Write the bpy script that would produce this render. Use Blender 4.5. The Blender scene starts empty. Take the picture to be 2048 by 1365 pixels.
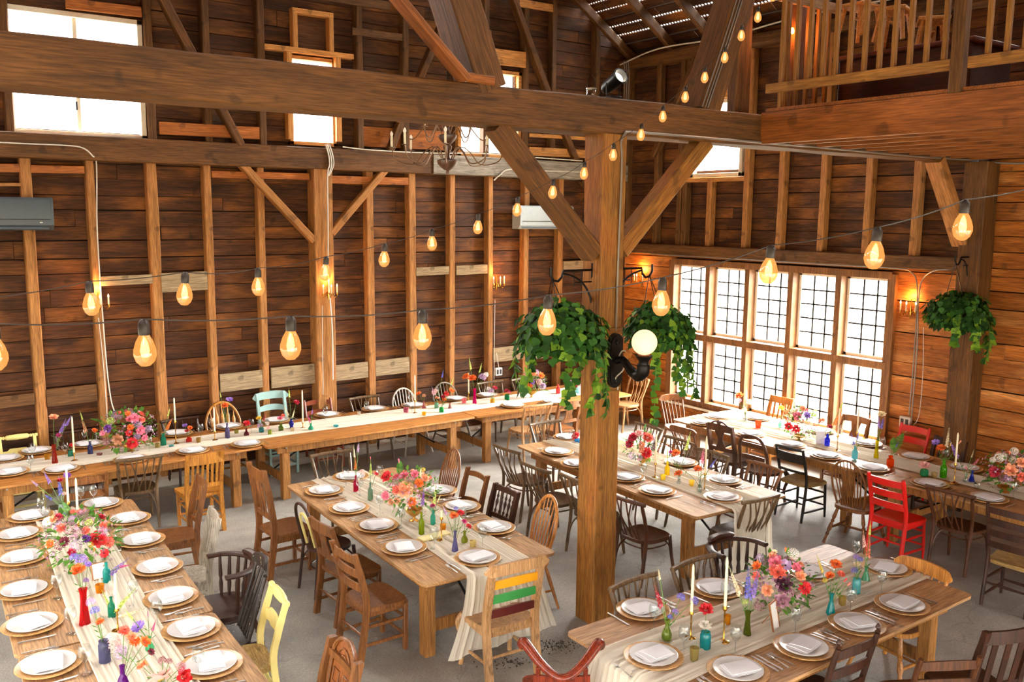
import bpy, math, random
from mathutils import Vector, Matrix, noise
V = Vector
PI = math.pi
R_ = random.Random(7)
COL = bpy.context.scene.collection
# ------------------------------------------------------------------ camera
H = 3.6
YAW, PIT, ROL, F = 0.6230741, 0.1413713, 0.00955058, 1784.52
_f = V((math.sin(YAW)*math.cos(PIT), math.cos(YAW)*math.cos(PIT), -math.sin(PIT)))
_r = V((math.cos(YAW), -math.sin(YAW), 0)); _u = _r.cross(_f)
_c, _s = math.cos(ROL), math.sin(ROL)
_r, _u = _c*_r + _s*_u, -_s*_r + _c*_u
cam = bpy.data.objects.new('camera', bpy.data.cameras.new('camera'))
COL.objects.link(cam)
cam.matrix_world = Matrix(((_r.x, _u.x, -_f.x, 0), (_r.y, _u.y, -_f.y, 0), (_r.z, _u.z, -_f.z, H), (0, 0, 0, 1)))
cam.data.sensor_width = 36; cam.data.lens = F/2048*36; cam.data.clip_start = .05; cam.data.clip_end = 200
bpy.context.scene.camera = cam
CAM = V((0, 0, H))
def ray(px, py): return _f + _r*((px-1024)/F) - _u*((py-682.5)/F)
def onz(px, py, z): d = ray(px, py); return CAM + d*((z-H)/d.z)      # where a sight line meets a level, a wall or a depth
def onY(px, py, y): d = ray(px, py); return CAM + d*(y/d.y)
def onX(px, py, x): d = ray(px, py); return CAM + d*(x/d.x)
def atk(px, py, k): return CAM + ray(px, py)*k
def depth(p): return (V(p)-CAM).dot(_f)
# ------------------------------------------------------------------ materials
def srgb(h):
    h = h.lstrip('#'); o = []
    for i in (0, 2, 4):
        c = int(h[i:i+2], 16)/255
        o.append(c/12.92 if c <= .04045 else ((c+.055)/1.055)**2.4)
    return (*o, 1)
_M = {}
def newmat(name):
    m = bpy.data.materials.new(name); m.use_nodes = True
    return m, m.node_tree, m.node_tree.nodes['Principled BSDF']
def plain(c, rough=.5, metal=0., name=None, spec=.5, var=0.06):
    k = ('p', c, rough, metal, spec)
    if k in _M: return _M[k]
    m, t, b = newmat(name or 'paint')
    b.inputs['Roughness'].default_value = rough; b.inputs['Metallic'].default_value = metal
    b.inputs['Specular IOR Level'].default_value = spec
    n = t.nodes.new('ShaderNodeTexNoise'); n.inputs['Scale'].default_value = 14; n.inputs['Detail'].default_value = 3
    tc = t.nodes.new('ShaderNodeTexCoord'); t.links.new(tc.outputs['Object'], n.inputs['Vector'])
    hs = t.nodes.new('ShaderNodeHueSaturation'); hs.inputs['Color'].default_value = srgb(c)
    mr = t.nodes.new('ShaderNodeMapRange'); mr.inputs[3].default_value = 1-var*2; mr.inputs[4].default_value = 1+var*2
    t.links.new(n.outputs['Fac'], mr.inputs[0]); t.links.new(mr.outputs[0], hs.inputs['Value'])
    t.links.new(hs.outputs[0], b.inputs['Base Color'])
    _M[k] = m; return m
def wood(c1, c2, axis='z', rough=.5, scale=1., isl=.0, bump=.15, wear=None, c3=None, blotch=.5, name='wood', spec=.35):
    k = ('w', c1, c2, axis, rough, scale, isl, bump, wear, c3, blotch)
    if k in _M: return _M[k]
    m, t, b = newmat(name); L = t.links.new; N = t.nodes.new
    tc = N('ShaderNodeTexCoord'); mp = N('ShaderNodeMapping')
    sc = {'x': (.9, 16, 16), 'y': (16, .9, 16), 'z': (16, 16, .9)}[axis]
    mp.inputs['Scale'].default_value = [s*scale for s in sc]
    geo = N('ShaderNodeNewGeometry'); add = N('ShaderNodeVectorMath'); add.operation = 'ADD'
    mul = N('ShaderNodeVectorMath'); mul.operation = 'SCALE'
    comb = N('ShaderNodeCombineXYZ')
    for i in range(3): L(geo.outputs['Random Per Island'], comb.inputs[i])
    L(comb.outputs[0], mul.inputs[0]); mul.inputs['Scale'].default_value = 37 if isl else 0
    L(tc.outputs['Object'], add.inputs[0]); L(mul.outputs[0], add.inputs[1])
    L(add.outputs[0], mp.inputs['Vector'])
    n = N('ShaderNodeTexNoise'); n.inputs['Scale'].default_value = 1.6; n.inputs['Detail'].default_value = 7
    n.inputs['Roughness'].default_value = .62; n.inputs['Distortion'].default_value = .8
    L(mp.outputs[0], n.inputs['Vector'])
    cr = N('ShaderNodeValToRGB'); e = cr.color_ramp.elements
    e[0].position = .3; e[0].color = srgb(c1); e[1].position = .7; e[1].color = srgb(c2)
    L(n.outputs['Fac'], cr.inputs[0]); col = cr.outputs[0]
    ng = N('ShaderNodeTexNoise'); ng.inputs['Scale'].default_value = 7; ng.inputs['Detail'].default_value = 4; L(mp.outputs[0], ng.inputs['Vector'])
    rg = N('ShaderNodeMapRange'); rg.inputs[1].default_value = .35; rg.inputs[2].default_value = .65; rg.inputs[3].default_value = .62; rg.inputs[4].default_value = 1.22; L(ng.outputs['Fac'], rg.inputs[0])
    nk = N('ShaderNodeTexNoise'); nk.inputs['Scale'].default_value = 5.5*scale; nk.inputs['Detail'].default_value = 1; L(add.outputs[0], nk.inputs['Vector'])
    rk = N('ShaderNodeMapRange'); rk.inputs[1].default_value = .68; rk.inputs[2].default_value = .74; rk.inputs[3].default_value = 1; rk.inputs[4].default_value = .62; L(nk.outputs['Fac'], rk.inputs[0])
    gk = N('ShaderNodeMath'); gk.operation = 'MULTIPLY'; L(rg.outputs[0], gk.inputs[0]); L(rk.outputs[0], gk.inputs[1])
    n2 = N('ShaderNodeTexNoise'); n2.inputs['Scale'].default_value = 1.3*scale; n2.inputs['Detail'].default_value = 3
    mp2 = N('ShaderNodeMapping'); mp2.inputs['Scale'].default_value = {'x': (1, 3, 3), 'y': (3, 1, 3), 'z': (3, 3, 1)}[axis]
    L(add.outputs[0], mp2.inputs[0]); L(mp2.outputs[0], n2.inputs['Vector'])
    if c3:
        r3 = N('ShaderNodeValToRGB'); r3.color_ramp.elements[0].position = .48; r3.color_ramp.elements[1].position = .72
        mx = N('ShaderNodeMix'); mx.data_type = 'RGBA'; L(n2.outputs['Fac'], r3.inputs[0])
        L(r3.outputs[0], mx.inputs[0]); L(col, mx.inputs[6]); mx.inputs[7].default_value = srgb(c3); col = mx.outputs[2]
    if wear:
        n3 = N('ShaderNodeTexNoise'); n3.inputs['Scale'].default_value = 38; n3.inputs['Detail'].default_value = 5
        L(tc.outputs['Object'], n3.inputs['Vector'])
        r4 = N('ShaderNodeValToRGB'); r4.color_ramp.elements[0].position = .66; r4.color_ramp.elements[1].position = .7
        mx = N('ShaderNodeMix'); mx.data_type = 'RGBA'; L(n3.outputs['Fac'], r4.inputs[0])
        L(r4.outputs[0], mx.inputs[0]); L(col, mx.inputs[6]); mx.inputs[7].default_value = srgb(wear); col = mx.outputs[2]
    hs = N('ShaderNodeHueSaturation'); L(col, hs.inputs['Color'])
    mr = N('ShaderNodeMapRange'); mr.inputs[1].default_value = .25; mr.inputs[2].default_value = .75
    mr.inputs[3].default_value = 1-blotch*.5; mr.inputs[4].default_value = 1+blotch*.45
    L(n2.outputs['Fac'], mr.inputs[0]); v = mr.outputs[0]
    if isl:
        m2 = N('ShaderNodeMapRange'); m2.inputs[3].default_value = 1-isl; m2.inputs[4].default_value = 1+isl
        L(geo.outputs['Random Per Island'], m2.inputs[0])
        mm = N('ShaderNodeMath'); mm.operation = 'MULTIPLY'; L(v, mm.inputs[0]); L(m2.outputs[0], mm.inputs[1]); v = mm.outputs[0]
    mg = N('ShaderNodeMath'); mg.operation = 'MULTIPLY'; L(v, mg.inputs[0]); L(gk.outputs[0], mg.inputs[1]); v = mg.outputs[0]
    L(v, hs.inputs['Value']); L(hs.outputs[0], b.inputs['Base Color'])
    b.inputs['Roughness'].default_value = rough; b.inputs['Specular IOR Level'].default_value = spec
    if bump:
        bp = N('ShaderNodeBump'); bp.inputs['Strength'].default_value = bump; bp.inputs['Distance'].default_value = .01
        L(n.outputs['Fac'], bp.inputs['Height']); L(bp.outputs[0], b.inputs['Normal'])
    _M[k] = m; return m
def glass(c='#ffffff', gloss=.12, name='glass'):
    k = ('g', c, gloss)
    if k in _M: return _M[k]
    m = bpy.data.materials.new(name); m.use_nodes = True; t = m.node_tree; t.nodes.clear(); L = t.links.new
    out = t.nodes.new('ShaderNodeOutputMaterial'); tr = t.nodes.new('ShaderNodeBsdfTransparent'); tr.inputs[0].default_value = srgb(c)
    gl = t.nodes.new('ShaderNodeBsdfGlossy'); gl.inputs['Roughness'].default_value = .04; gl.inputs['Color'].default_value = (1, 1, 1, 1)
    lw = t.nodes.new('ShaderNodeLayerWeight'); lw.inputs['Blend'].default_value = .35
    mr = t.nodes.new('ShaderNodeMapRange'); mr.inputs[3].default_value = gloss*.5; mr.inputs[4].default_value = min(1, gloss*6)
    mx = t.nodes.new('ShaderNodeMixShader'); L(lw.outputs['Facing'], mr.inputs[0]); L(mr.outputs[0], mx.inputs[0])
    L(tr.outputs[0], mx.inputs[1]); L(gl.outputs[0], mx.inputs[2]); L(mx.outputs[0], out.inputs[0])
    _M[k] = m; return m
def cglass(c):                       # tinted thick glass of a vase: tinted see-through, some body colour, gloss
    k = ('cg', c)
    if k in _M: return _M[k]
    m = bpy.data.materials.new('tinted_glass'); m.use_nodes = True; t = m.node_tree; t.nodes.clear(); L = t.links.new
    out = t.nodes.new('ShaderNodeOutputMaterial'); tr = t.nodes.new('ShaderNodeBsdfTransparent'); tr.inputs[0].default_value = tuple(q*.62+.38 for q in srgb(c)[:3])+(1,)
    b = t.nodes.new('ShaderNodeBsdfPrincipled'); b.inputs['Base Color'].default_value = srgb(c); b.inputs['Roughness'].default_value = .06
    b.inputs['Transmission Weight'].default_value = 0.0; b.inputs['Specular IOR Level'].default_value = .8
    tl = t.nodes.new('ShaderNodeBsdfTranslucent'); tl.inputs[0].default_value = srgb(c)
    m1 = t.nodes.new('ShaderNodeMixShader'); m1.inputs[0].default_value = .45; L(b.outputs[0], m1.inputs[1]); L(tl.outputs[0], m1.inputs[2])
    m2 = t.nodes.new('ShaderNodeMixShader'); m2.inputs[0].default_value = .42; L(tr.outputs[0], m2.inputs[1]); L(m1.outputs[0], m2.inputs[2])
    L(m2.outputs[0], out.inputs[0]); _M[k] = m; return m
def emis(c, s, name='glow'):
    k = ('e', c, s)
    if k in _M: return _M[k]
    m, t, b = newmat(name); b.inputs['Base Color'].default_value = srgb(c)
    b.inputs['Emission Color'].default_value = srgb(c); b.inputs['Emission Strength'].default_value = s
    _M[k] = m; return m
def petal(c, c2=None):
    k = ('pt', c, c2)
    if k in _M: return _M[k]
    m, t, b = newmat('petal'); L = t.links.new; N = t.nodes.new
    b.inputs['Roughness'].default_value = .6; b.inputs['Specular IOR Level'].default_value = .2
    geo = N('ShaderNodeNewGeometry'); mr = N('ShaderNodeMapRange'); mr.inputs[3].default_value = .8; mr.inputs[4].default_value = 1.25
    L(geo.outputs['Random Per Island'], mr.inputs[0]); hs = N('ShaderNodeHueSaturation'); L(mr.outputs[0], hs.inputs['Value'])
    if c2:
        n = N('ShaderNodeTexNoise'); n.inputs['Scale'].default_value = 60; mx = N('ShaderNodeMix'); mx.data_type = 'RGBA'
        L(geo.outputs['Random Per Island'], mx.inputs[0]); mx.inputs[6].default_value = srgb(c); mx.inputs[7].default_value = srgb(c2)
        L(mx.outputs[2], hs.inputs['Color'])
    else: hs.inputs['Color'].default_value = srgb(c)
    L(hs.outputs[0], b.inputs['Base Color'])
    tl = N('ShaderNodeBsdfTranslucent'); L(hs.outputs[0], tl.inputs[0]); mx = N('ShaderNodeMixShader'); mx.inputs[0].default_value = .25
    out = t.nodes['Material Output']; L(b.outputs[0], mx.inputs[1]); L(tl.outputs[0], mx.inputs[2]); L(mx.outputs[0], out.inputs[0])
    _M[k] = m; return m
# ------------------------------------------------------------------ mesh builder
def frame(d, up=V((0, 0, 1))):
    d = V(d).normalized(); a = V(up)
    if abs(d.dot(a)) > .98: a = V((0, 1, 0)) if abs(d.y) < .9 else V((1, 0, 0))
    x = a.cross(d).normalized(); y = d.cross(x).normalized()
    return x, y, d
class MB:
    def __init__(s): s.v = []; s.f = []
    def add(s, vs, fs):
        o = len(s.v); s.v += [V(p) for p in vs]; s.f += [tuple(i+o for i in f) for f in fs]; return s
    def box(s, c, d, M=None, bev=0.0):
        hx, hy, hz = [q/2 for q in d]; b = min(bev, hx*.9, hy*.9, hz*.9); vs = []; fs = []
        if b <= 0:
            vs = [V((x, y, z)) for x in (-hx, hx) for y in (-hy, hy) for z in (-hz, hz)]
            fs = [(0, 1, 3, 2), (4, 6, 7, 5), (0, 4, 5, 1), (2, 3, 7, 6), (0, 2, 6, 4), (1, 5, 7, 3)]
        else:
            idx = {}
            for sx in (-1, 1):
                for sy in (-1, 1):
                    for sz in (-1, 1):
                        idx[(sx, sy, sz)] = len(vs)
                        vs += [V((sx*hx, sy*(hy-b), sz*(hz-b))), V((sx*(hx-b), sy*hy, sz*(hz-b))), V((sx*(hx-b), sy*(hy-b), sz*hz))]
            g = lambda a, k: idx[a]+k
            for q in (-1, 1):
                fs.append(tuple(g((q, a, c_), 0) for a, c_ in ((-1, -1), (-1, 1), (1, 1), (1, -1))))
                fs.append(tuple(g((a, q, c_), 1) for a, c_ in ((-1, -1), (1, -1), (1, 1), (-1, 1))))
                fs.append(tuple(g((a, c_, q), 2) for a, c_ in ((-1, -1), (-1, 1), (1, 1), (1, -1))))
            for a in (-1, 1):
                for c_ in (-1, 1):
                    fs.append((g((a, c_, -1), 0), g((a, c_, 1), 0), g((a, c_, 1), 1), g((a, c_, -1), 1)))
                    fs.append((g((a, -1, c_), 0), g((a, 1, c_), 0), g((a, 1, c_), 2), g((a, -1, c_), 2)))
                    fs.append((g((-1, a, c_), 1), g((1, a, c_), 1), g((1, a, c_), 2), g((-1, a, c_), 2)))
            for a in (-1, 1):
                for b_ in (-1, 1):
                    for c_ in (-1, 1): fs.append((g((a, b_, c_), 0), g((a, b_, c_), 1), g((a, b_, c_), 2)))
        if M is not None: vs = [M @ p for p in vs]
        c = V(c); return s.add([p+c for p in vs], fs)
    def bar(s, a, b, w, h, up=(0, 0, 1), bev=.004, ext=0):
        a, b = V(a), V(b); d = b-a; x, y, z = frame(d, up); L = d.length+2*ext
        M = Matrix((x, y, z)).transposed()
        return s.box((a+b)/2, (w, h, L), M, bev)
    def tube(s, pts, rad, n=8, cap=True, flat=1., up=(0, 0, 1)):
        pts = [V(p) for p in pts]; m = len(pts)
        if not hasattr(rad, '__len__'): rad = [rad]*m
        vs = []; px = None
        for i, p in enumerate(pts):
            d = (pts[min(i+1, m-1)]-pts[max(i-1, 0)])
            x, y, z = frame(d, up)
            if px is not None:
                x = (px - z*px.dot(z)); x = x.normalized() if x.length > 1e-4 else frame(d, up)[0]; y = z.cross(x)
            px = x
            for j in range(n):
                a = 2*PI*j/n; vs.append(p + x*(math.cos(a)*rad[i]) + y*(math.sin(a)*rad[i]*flat))
        fs = [(i*n+j, i*n+(j+1) % n, (i+1)*n+(j+1) % n, (i+1)*n+j) for i in range(m-1) for j in range(n)]
        if cap: fs += [tuple(range(n))[::-1], tuple((m-1)*n+j for j in range(n))]
        return s.add(vs, fs)
    def lathe(s, prof, n=16, M=None, c=(0, 0, 0), cap=False):
        vs = []; m = len(prof)
        for r, z in prof:
            for j in range(n): a = 2*PI*j/n; vs.append(V((r*math.cos(a), r*math.sin(a), z)))
        fs = [(i*n+j, i*n+(j+1) % n, (i+1)*n+(j+1) % n, (i+1)*n+j) for i in range(m-1) for j in range(n)]
        if cap: fs += [tuple(range(n))[::-1], tuple((m-1)*n+j for j in range(n))]
        if M is not None: vs = [M @ p for p in vs]
        c = V(c); return s.add([p+c for p in vs], fs)
    def prism(s, outline, t, M=None, c=(0, 0, 0), z0=0.):   # outline (x,y) thickened along z
        n = len(outline); vs = [V((x, y, z0)) for x, y in outline]+[V((x, y, z0+t)) for x, y in outline]
        fs = [tuple(range(n))[::-1], tuple(range(n, 2*n))]+[(i, (i+1) % n, n+(i+1) % n, n+i) for i in range(n)]
        if M is not None: vs = [M @ p for p in vs]
        c = V(c); return s.add([p+c for p in vs], fs)
    def sheet(s, grid, t=0.0):                              # grid[i][j] points
        m, n = len(grid), len(grid[0]); vs = [p for r in grid for p in r]
        fs = [(i*n+j, (i+1)*n+j, (i+1)*n+j+1, i*n+j+1) for i in range(m-1) for j in range(n-1)]
        if t:
            o = m*n; vs = vs + [V(p)+V((0, 0, -t)) for p in vs]
            fs += [tuple(q+o for q in f)[::-1] for f in fs]
            bd = [(i, j) for i in range(m-1) for j in (0,)]
            for i in range(m-1): fs += [(i*n, i*n+o, (i+1)*n+o, (i+1)*n), (i*n+n-1, (i+1)*n+n-1, (i+1)*n+n-1+o, i*n+n-1+o)]
            for j in range(n-1): fs += [(j, j+1, j+1+o, j+o), ((m-1)*n+j, (m-1)*n+j+o, (m-1)*n+j+1+o, (m-1)*n+j+1)]
        return s.add(vs, fs)
    def mesh(s, name, mat, ang=38):
        me = bpy.data.meshes.new(name); me.from_pydata([tuple(p) for p in s.v], [], s.f)
        if mat: me.materials.append(mat)
        me.shade_smooth(); me.set_sharp_from_angle(angle=math.radians(ang)); return me
    def obj(s, name, mat, parent=None, ang=38, **kw): return link(name, s.mesh(name, mat, ang), parent, **kw)
def link(name, me, parent=None, loc=None, rot=None, label=None, cat=None, group=None, kind=None, M=None):
    o = bpy.data.objects.new(name, me); COL.objects.link(o)
    if M is not None: o.matrix_world = M
    if loc is not None: o.location = loc
    if rot is not None: o.rotation_euler = rot if hasattr(rot, '__len__') else (0, 0, rot)
    if parent is not None: o.parent = parent
    if label: o['label'] = label
    if cat: o['category'] = cat
    if group: o['group'] = group
    if kind: o['kind'] = kind
    return o
def empty(name, loc, rot=0, **kw):
    o = link(name, None, None, loc, rot, **kw); o.empty_display_size = .1; return o
def bez(p0, p1, p2, p3, n=10):
    p0, p1, p2, p3 = map(V, (p0, p1, p2, p3)); o = []
    for i in range(n+1):
        t = i/n; a = 1-t; o.append(p0*a**3+p1*3*a*a*t+p2*3*a*t*t+p3*t**3)
    return o
def crom(pts, n=6):
    P = [V(p) for p in pts]; P = [2*P[0]-P[1]]+P+[2*P[-1]-P[-2]]; o = []
    for i in range(1, len(P)-2):
        a, b, c, d = P[i-1:i+3]
        for k in range(n):
            t = k/n; o.append(.5*((2*b)+(c-a)*t+(2*a-5*b+4*c-d)*t*t+(3*b-a-3*c+d)*t**3))
    o.append(P[-2]); return o
def timber(name, a, b, w, h, mat, up=(0, 0, 1), bev=.012, wob=.006, seed=0, **kw):
    """a beam, post or brace: its length runs along its own x axis, faces a little uneven"""
    a, b = V(a), V(b); d = b-a; x, y, z = frame(d, up); L = d.length
    M = Matrix(((d.normalized().x, x.x, y.x, a.x), (d.normalized().y, x.y, y.y, a.y), (d.normalized().z, x.z, y.z, a.z), (0, 0, 0, 1)))
    n = max(2, int(L/.35)); mb = MB(); hw, hh = w/2, h/2; vs = []
    b2 = bev
    sec = [(-hw, -hh+b2), (-hw+b2, -hh), (hw-b2, -hh), (hw, -hh+b2), (hw, hh-b2), (hw-b2, hh), (-hw+b2, hh), (-hw, hh-b2)]
    for i in range(n+1):
        X = L*i/n
        for k, (p, q) in enumerate(sec):
            r = noise.noise(V((X*1.3+seed*7.1, k//2*3.3, seed)))*wob
            vs.append(V((X, p*(1+r/hw), q*(1+r/hh))))
    fs = [(i*8+j, i*8+(j+1) % 8, (i+1)*8+(j+1) % 8, (i+1)*8+j) for i in range(n) for j in range(8)]
    fs += [tuple(range(8))[::-1], tuple(n*8+j for j in range(8))]
    mb.add(vs, fs); kind = kw.pop('kind', None); par = kw.pop('parent', None)
    o = mb.obj(name, mat, None, M=M, **kw)
    if par is not None: o.parent = par
    if kind: o['kind'] = kind
    return o
# ------------------------------------------------------------------ setting
W_DARK = wood('#2e1a0e', '#6a3e1e', 'x', .75, 1, isl=.16, bump=.4, c3='#7c4c1e', blotch=.8, name='barn_board')
W_DARKY = wood('#2e1a0e', '#6a3e1e', 'y', .75, 1, isl=.16, bump=.4, c3='#7c4c1e', blotch=.8, name='barn_board')
W_ORG = wood('#8a4a16', '#c47428', 'y', .6, 1, isl=.22, bump=.3, c3='#c98a4c', blotch=.5, name='orange_board')
W_BEAM = wood('#44290f', '#7a4e1e', 'x', .65, 1, bump=.5, blotch=.7, c3='#66421e', name='hewn_timber')
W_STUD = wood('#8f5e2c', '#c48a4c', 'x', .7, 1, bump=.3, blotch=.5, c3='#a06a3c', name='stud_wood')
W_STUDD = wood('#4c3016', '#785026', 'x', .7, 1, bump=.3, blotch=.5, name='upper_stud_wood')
W_POST = wood('#74481c', '#ac7630', 'x', .6, 1.2, bump=.6, blotch=.7, c3='#8f5620', name='sawn_post')
W_GREY = wood('#7d776e', '#a39a8c', 'x', .8, 1, bump=.3, blotch=.3, name='grey_board')
W_GREYB = wood('#8a7458', '#b09a78', 'x', .8, 1, bump=.3, blotch=.5, name='pale_board')
W_TAN = wood('#b87a3a', '#dc9c54', 'x', .55, 1, bump=.2, blotch=.3, name='new_lumber')
W_LOFT = wood('#74401a', '#a05e26', 'x', .5, .8, bump=.2, blotch=.4, c3='#9a5a28', name='fir_joist')
W_BAL = wood('#84582a', '#b07c38', 'x', .55, 1, bump=.15, blotch=.3, name='pine_baluster')
CREAM = plain('#e9dfc8', .5, name='window_paint')
PANE = glass('#ffffff', .03, 'window_glass')
IRON = plain('#14110f', .4, .6, name='black_iron')
BRASS = plain('#b98a3a', .25, 1., name='brass')
WCABLE = plain('#d8d2c4', .5, name='cable_white'); GCABLE = plain('#8f8880', .4, .5, name='conduit')

def roofz(x): return 6.32+(11.1-x)*.63 if x > 5.2 else 6.32+(11.1-5.2)*.63-(5.2-x)*.63
def plank_wall(name, mat, horiz, a0, a1, z0, z1, plane, out, holes, hgt=.2, top=None, t=.03, gap=.012, seed=1):
    """boards along x (horiz='x', plane = y) or y (plane = x); holes are rectangles (a0,a1,z0,z1)"""
    r = random.Random(seed); mb = MB(); z = z0
    while z < z1-.02:
        h = min(hgt*r.uniform(.85, 1.12), z1-z); lo, hi = z+gap*r.uniform(.3, 1), z+h
        cuts = []; zm = (lo+hi)/2
        for (ha, hb, hc, hd) in holes:
            if hc < zm < hd: cuts.append((ha, hb))
        cuts.sort(); segs = []; cur = a0
        for ca, cb in cuts:
            if ca > cur: segs.append((cur, ca))
            cur = max(cur, cb)
        if cur < a1: segs.append((cur, a1))
        for s0, s1 in segs:
            x = s0
            while x < s1-.01:
                e = min(s1, x+r.uniform(2.6, 6.2)); e = s1 if s1-e < .5 else e
                if top is None or lo < max(top(x), top(e)):
                    dz = r.uniform(-.004, .004); off = r.uniform(0, .008)
                    c = ((x+e)/2, plane+out*(t/2+off), (lo+hi)/2+dz) if horiz == 'x' else (plane+out*(t/2+off), (x+e)/2, (lo+hi)/2+dz)
                    d = (e-x-.003, t, hi-lo) if horiz == 'x' else (t, e-x-.003, hi-lo)
                    mb.box(c, d, None, .003)
                x = e
        z += h
    return mb.obj(name, mat, kind='structure')
# floor: worn grey concrete
def concrete():
    m, t, b = newmat('concrete'); L = t.links.new; N = t.nodes.new
    tc = N('ShaderNodeTexCoord'); n = N('ShaderNodeTexNoise'); n.inputs['Scale'].default_value = 1.1; n.inputs['Detail'].default_value = 9; n.inputs['Roughness'].default_value = .65
    L(tc.outputs['Object'], n.inputs['Vector']); cr = N('ShaderNodeValToRGB'); e = cr.color_ramp.elements
    e[0].position = .35; e[0].color = srgb('#85827c'); e[1].position = .68; e[1].color = srgb('#aba79e')
    n2 = N('ShaderNodeTexNoise'); n2.inputs['Scale'].default_value = 60; n2.inputs['Detail'].default_value = 4; L(tc.outputs['Object'], n2.inputs['Vector'])
    mx = N('ShaderNodeMix'); mx.data_type = 'RGBA'; mx.blend_type = 'OVERLAY'; mx.inputs[0].default_value = .45
    L(n.outputs['Fac'], cr.inputs[0]); L(cr.outputs[0], mx.inputs[6]); L(n2.outputs['Fac'], mx.inputs[7]); col = mx.outputs[2]
    v = N('ShaderNodeTexVoronoi'); v.feature = 'DISTANCE_TO_EDGE'; v.inputs['Scale'].default_value = .55
    nd = N('ShaderNodeTexNoise'); nd.inputs['Scale'].default_value = 2.5; va = N('ShaderNodeVectorMath'); va.operation = 'ADD'; vs = N('ShaderNodeVectorMath'); vs.operation = 'SCALE'; vs.inputs['Scale'].default_value = .5
    L(tc.outputs['Object'], nd.inputs['Vector']); L(nd.outputs['Color'], vs.inputs[0]); L(tc.outputs['Object'], va.inputs[0]); L(vs.outputs[0], va.inputs[1]); L(va.outputs[0], v.inputs['Vector'])
    c2 = N('ShaderNodeValToRGB'); c2.color_ramp.elements[0].position = 0; c2.color_ramp.elements[1].position = .006
    c2.color_ramp.elements[0].color = (.55, .55, .55, 1); L(v.outputs[0], c2.inputs[0])
    m2 = N('ShaderNodeMix'); m2.data_type = 'RGBA'; m2.blend_type = 'MULTIPLY'; m2.inputs[0].default_value = .5; L(col, m2.inputs[6]); L(c2.outputs[0], m2.inputs[7])
    L(m2.outputs[2], b.inputs['Base Color']); b.inputs['Roughness'].default_value = .62; b.inputs['Specular IOR Level'].default_value = .4
    bp = N('ShaderNodeBump'); bp.inputs['Strength'].default_value = .3; bp.inputs['Distance'].default_value = .01; L(n2.outputs['Fac'], bp.inputs['Height']); L(bp.outputs[0], b.inputs['Normal'])
    return m
MB().box((0, 0, -.35), (90, 90, .1)).obj('ground_outside', plain('#8c8674', .9, name='gravel'), kind='structure')
MB().box((4.5, 4, -.1), (16, 18.5, .2)).obj('floor', concrete(), kind='structure')
WB = 12.16                                                              # inner face of the boards of the back wall
HOLES = [(1.5, 2.9, 4.52, 5.9), (4.88, 5.52, 4.58, 5.72), (7.66, 8.74, 4.58, 5.85)]
wb = plank_wall('wall_back', W_DARK, 'x', -2, 11.3, .06, 10.3, WB, 1, HOLES, top=lambda x: roofz(x)+.3, seed=3)
WR = 11.05
lo_h = [(6.72, 10.66, .5, 2.84)]
wr = plank_wall('wall_right', W_ORG, 'y', -4, 12.2, .0, 3.0, WR, 1, lo_h, seed=5)
wru = plank_wall('wall_right_upper', W_DARKY, 'y', 5.6, 12.2, 3.0, 6.4, WR+.1, 1, [(9.38, 10.38, 4.28, 5.4)], seed=8)
wrb = plank_wall('wall_right_front', W_ORG, 'y', -4, 5.6, 3.0, 4.3, WR, 1, [], seed=9)
wrl = plank_wall('wall_right_loft', W_DARKY, 'y', -4, 5.6, 4.3, 6.4, WR, 1, [], seed=19)
def backing(par, horiz, a0, a1, z0, z1, plane, holes, top=None):  # dark panel added behind the boards, blocks light leaking through their gaps
    mb = MB(); t = .02
    xs = sorted({a0, a1, *[h[0] for h in holes], *[h[1] for h in holes]})
    for x, e in zip(xs[:-1], xs[1:]):
        cur = z0
        for h in sorted([h for h in holes if h[0] <= x and e <= h[1]], key=lambda h: h[2])+[(0, 0, z1, z1)]:
            if h[2] > cur:
                c = ((x+e)/2, plane+t/2, (cur+h[2])/2); d = (e-x, t, h[2]-cur)
                mb.box(c if horiz == 'x' else (c[1], c[0], c[2]), d if horiz == 'x' else (d[1], d[0], d[2]))
            cur = max(cur, h[3])
    mb.obj('light_block_panel', plain('#2a1a10', .9, name='light_block_panel'), par)
backing(wb, 'x', -2, 11.3, 0, 10.3, WB+.045, HOLES)
backing(wr, 'y', -4, 12.2, 0, 3.0, WR+.045, lo_h)
backing(wru, 'y', 5.6, 12.2, 3.0, 6.5, WR+.145, [(9.38, 10.38, 4.28, 5.4)])
backing(wrb, 'y', -4, 5.6, 3.0, 6.5, WR+.045, [])
# the roof: spaced boards on rafters under corrugated metal
rb = MB(); rib = MB(); rbc = []; r = random.Random(4); sl = V((-1, 0, .63)).normalized(); nr = V((.63, 0, 1)).normalized()
Mx = Matrix((sl, (0, 1, 0), nr)).transposed()
d = 0.0
while d < 7.2:
    w = r.uniform(.13, .2); y = -4.
    while y < 12.4:
        e = min(12.4, y+r.uniform(2.5, 4)); c = V((11.3, (y+e)/2, 6.3))+sl*(d+w/2)+nr*.1
        rb.box(c, (w, e-y-.004, .02), Mx); y = e
    g = r.uniform(.03, .045); op = r.random() < .55; m = d+w+g/2
    if not op: rbc.append(((11.3, 4.2, 6.3), m, g))
    else:
        yy = -4.
        while yy < 12.4: rib.box(V((11.3, yy+.02, 6.3))+sl*m+nr*.115, (g+.01, .034, .012), Mx); yy += .062
    d += w+g
for c0, m, g in rbc: rib.box(V(c0)+sl*m+nr*.118, (g+.02, 16.4, .012), Mx)
roof = rb.obj('ceiling', W_DARKY, kind='structure')
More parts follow.
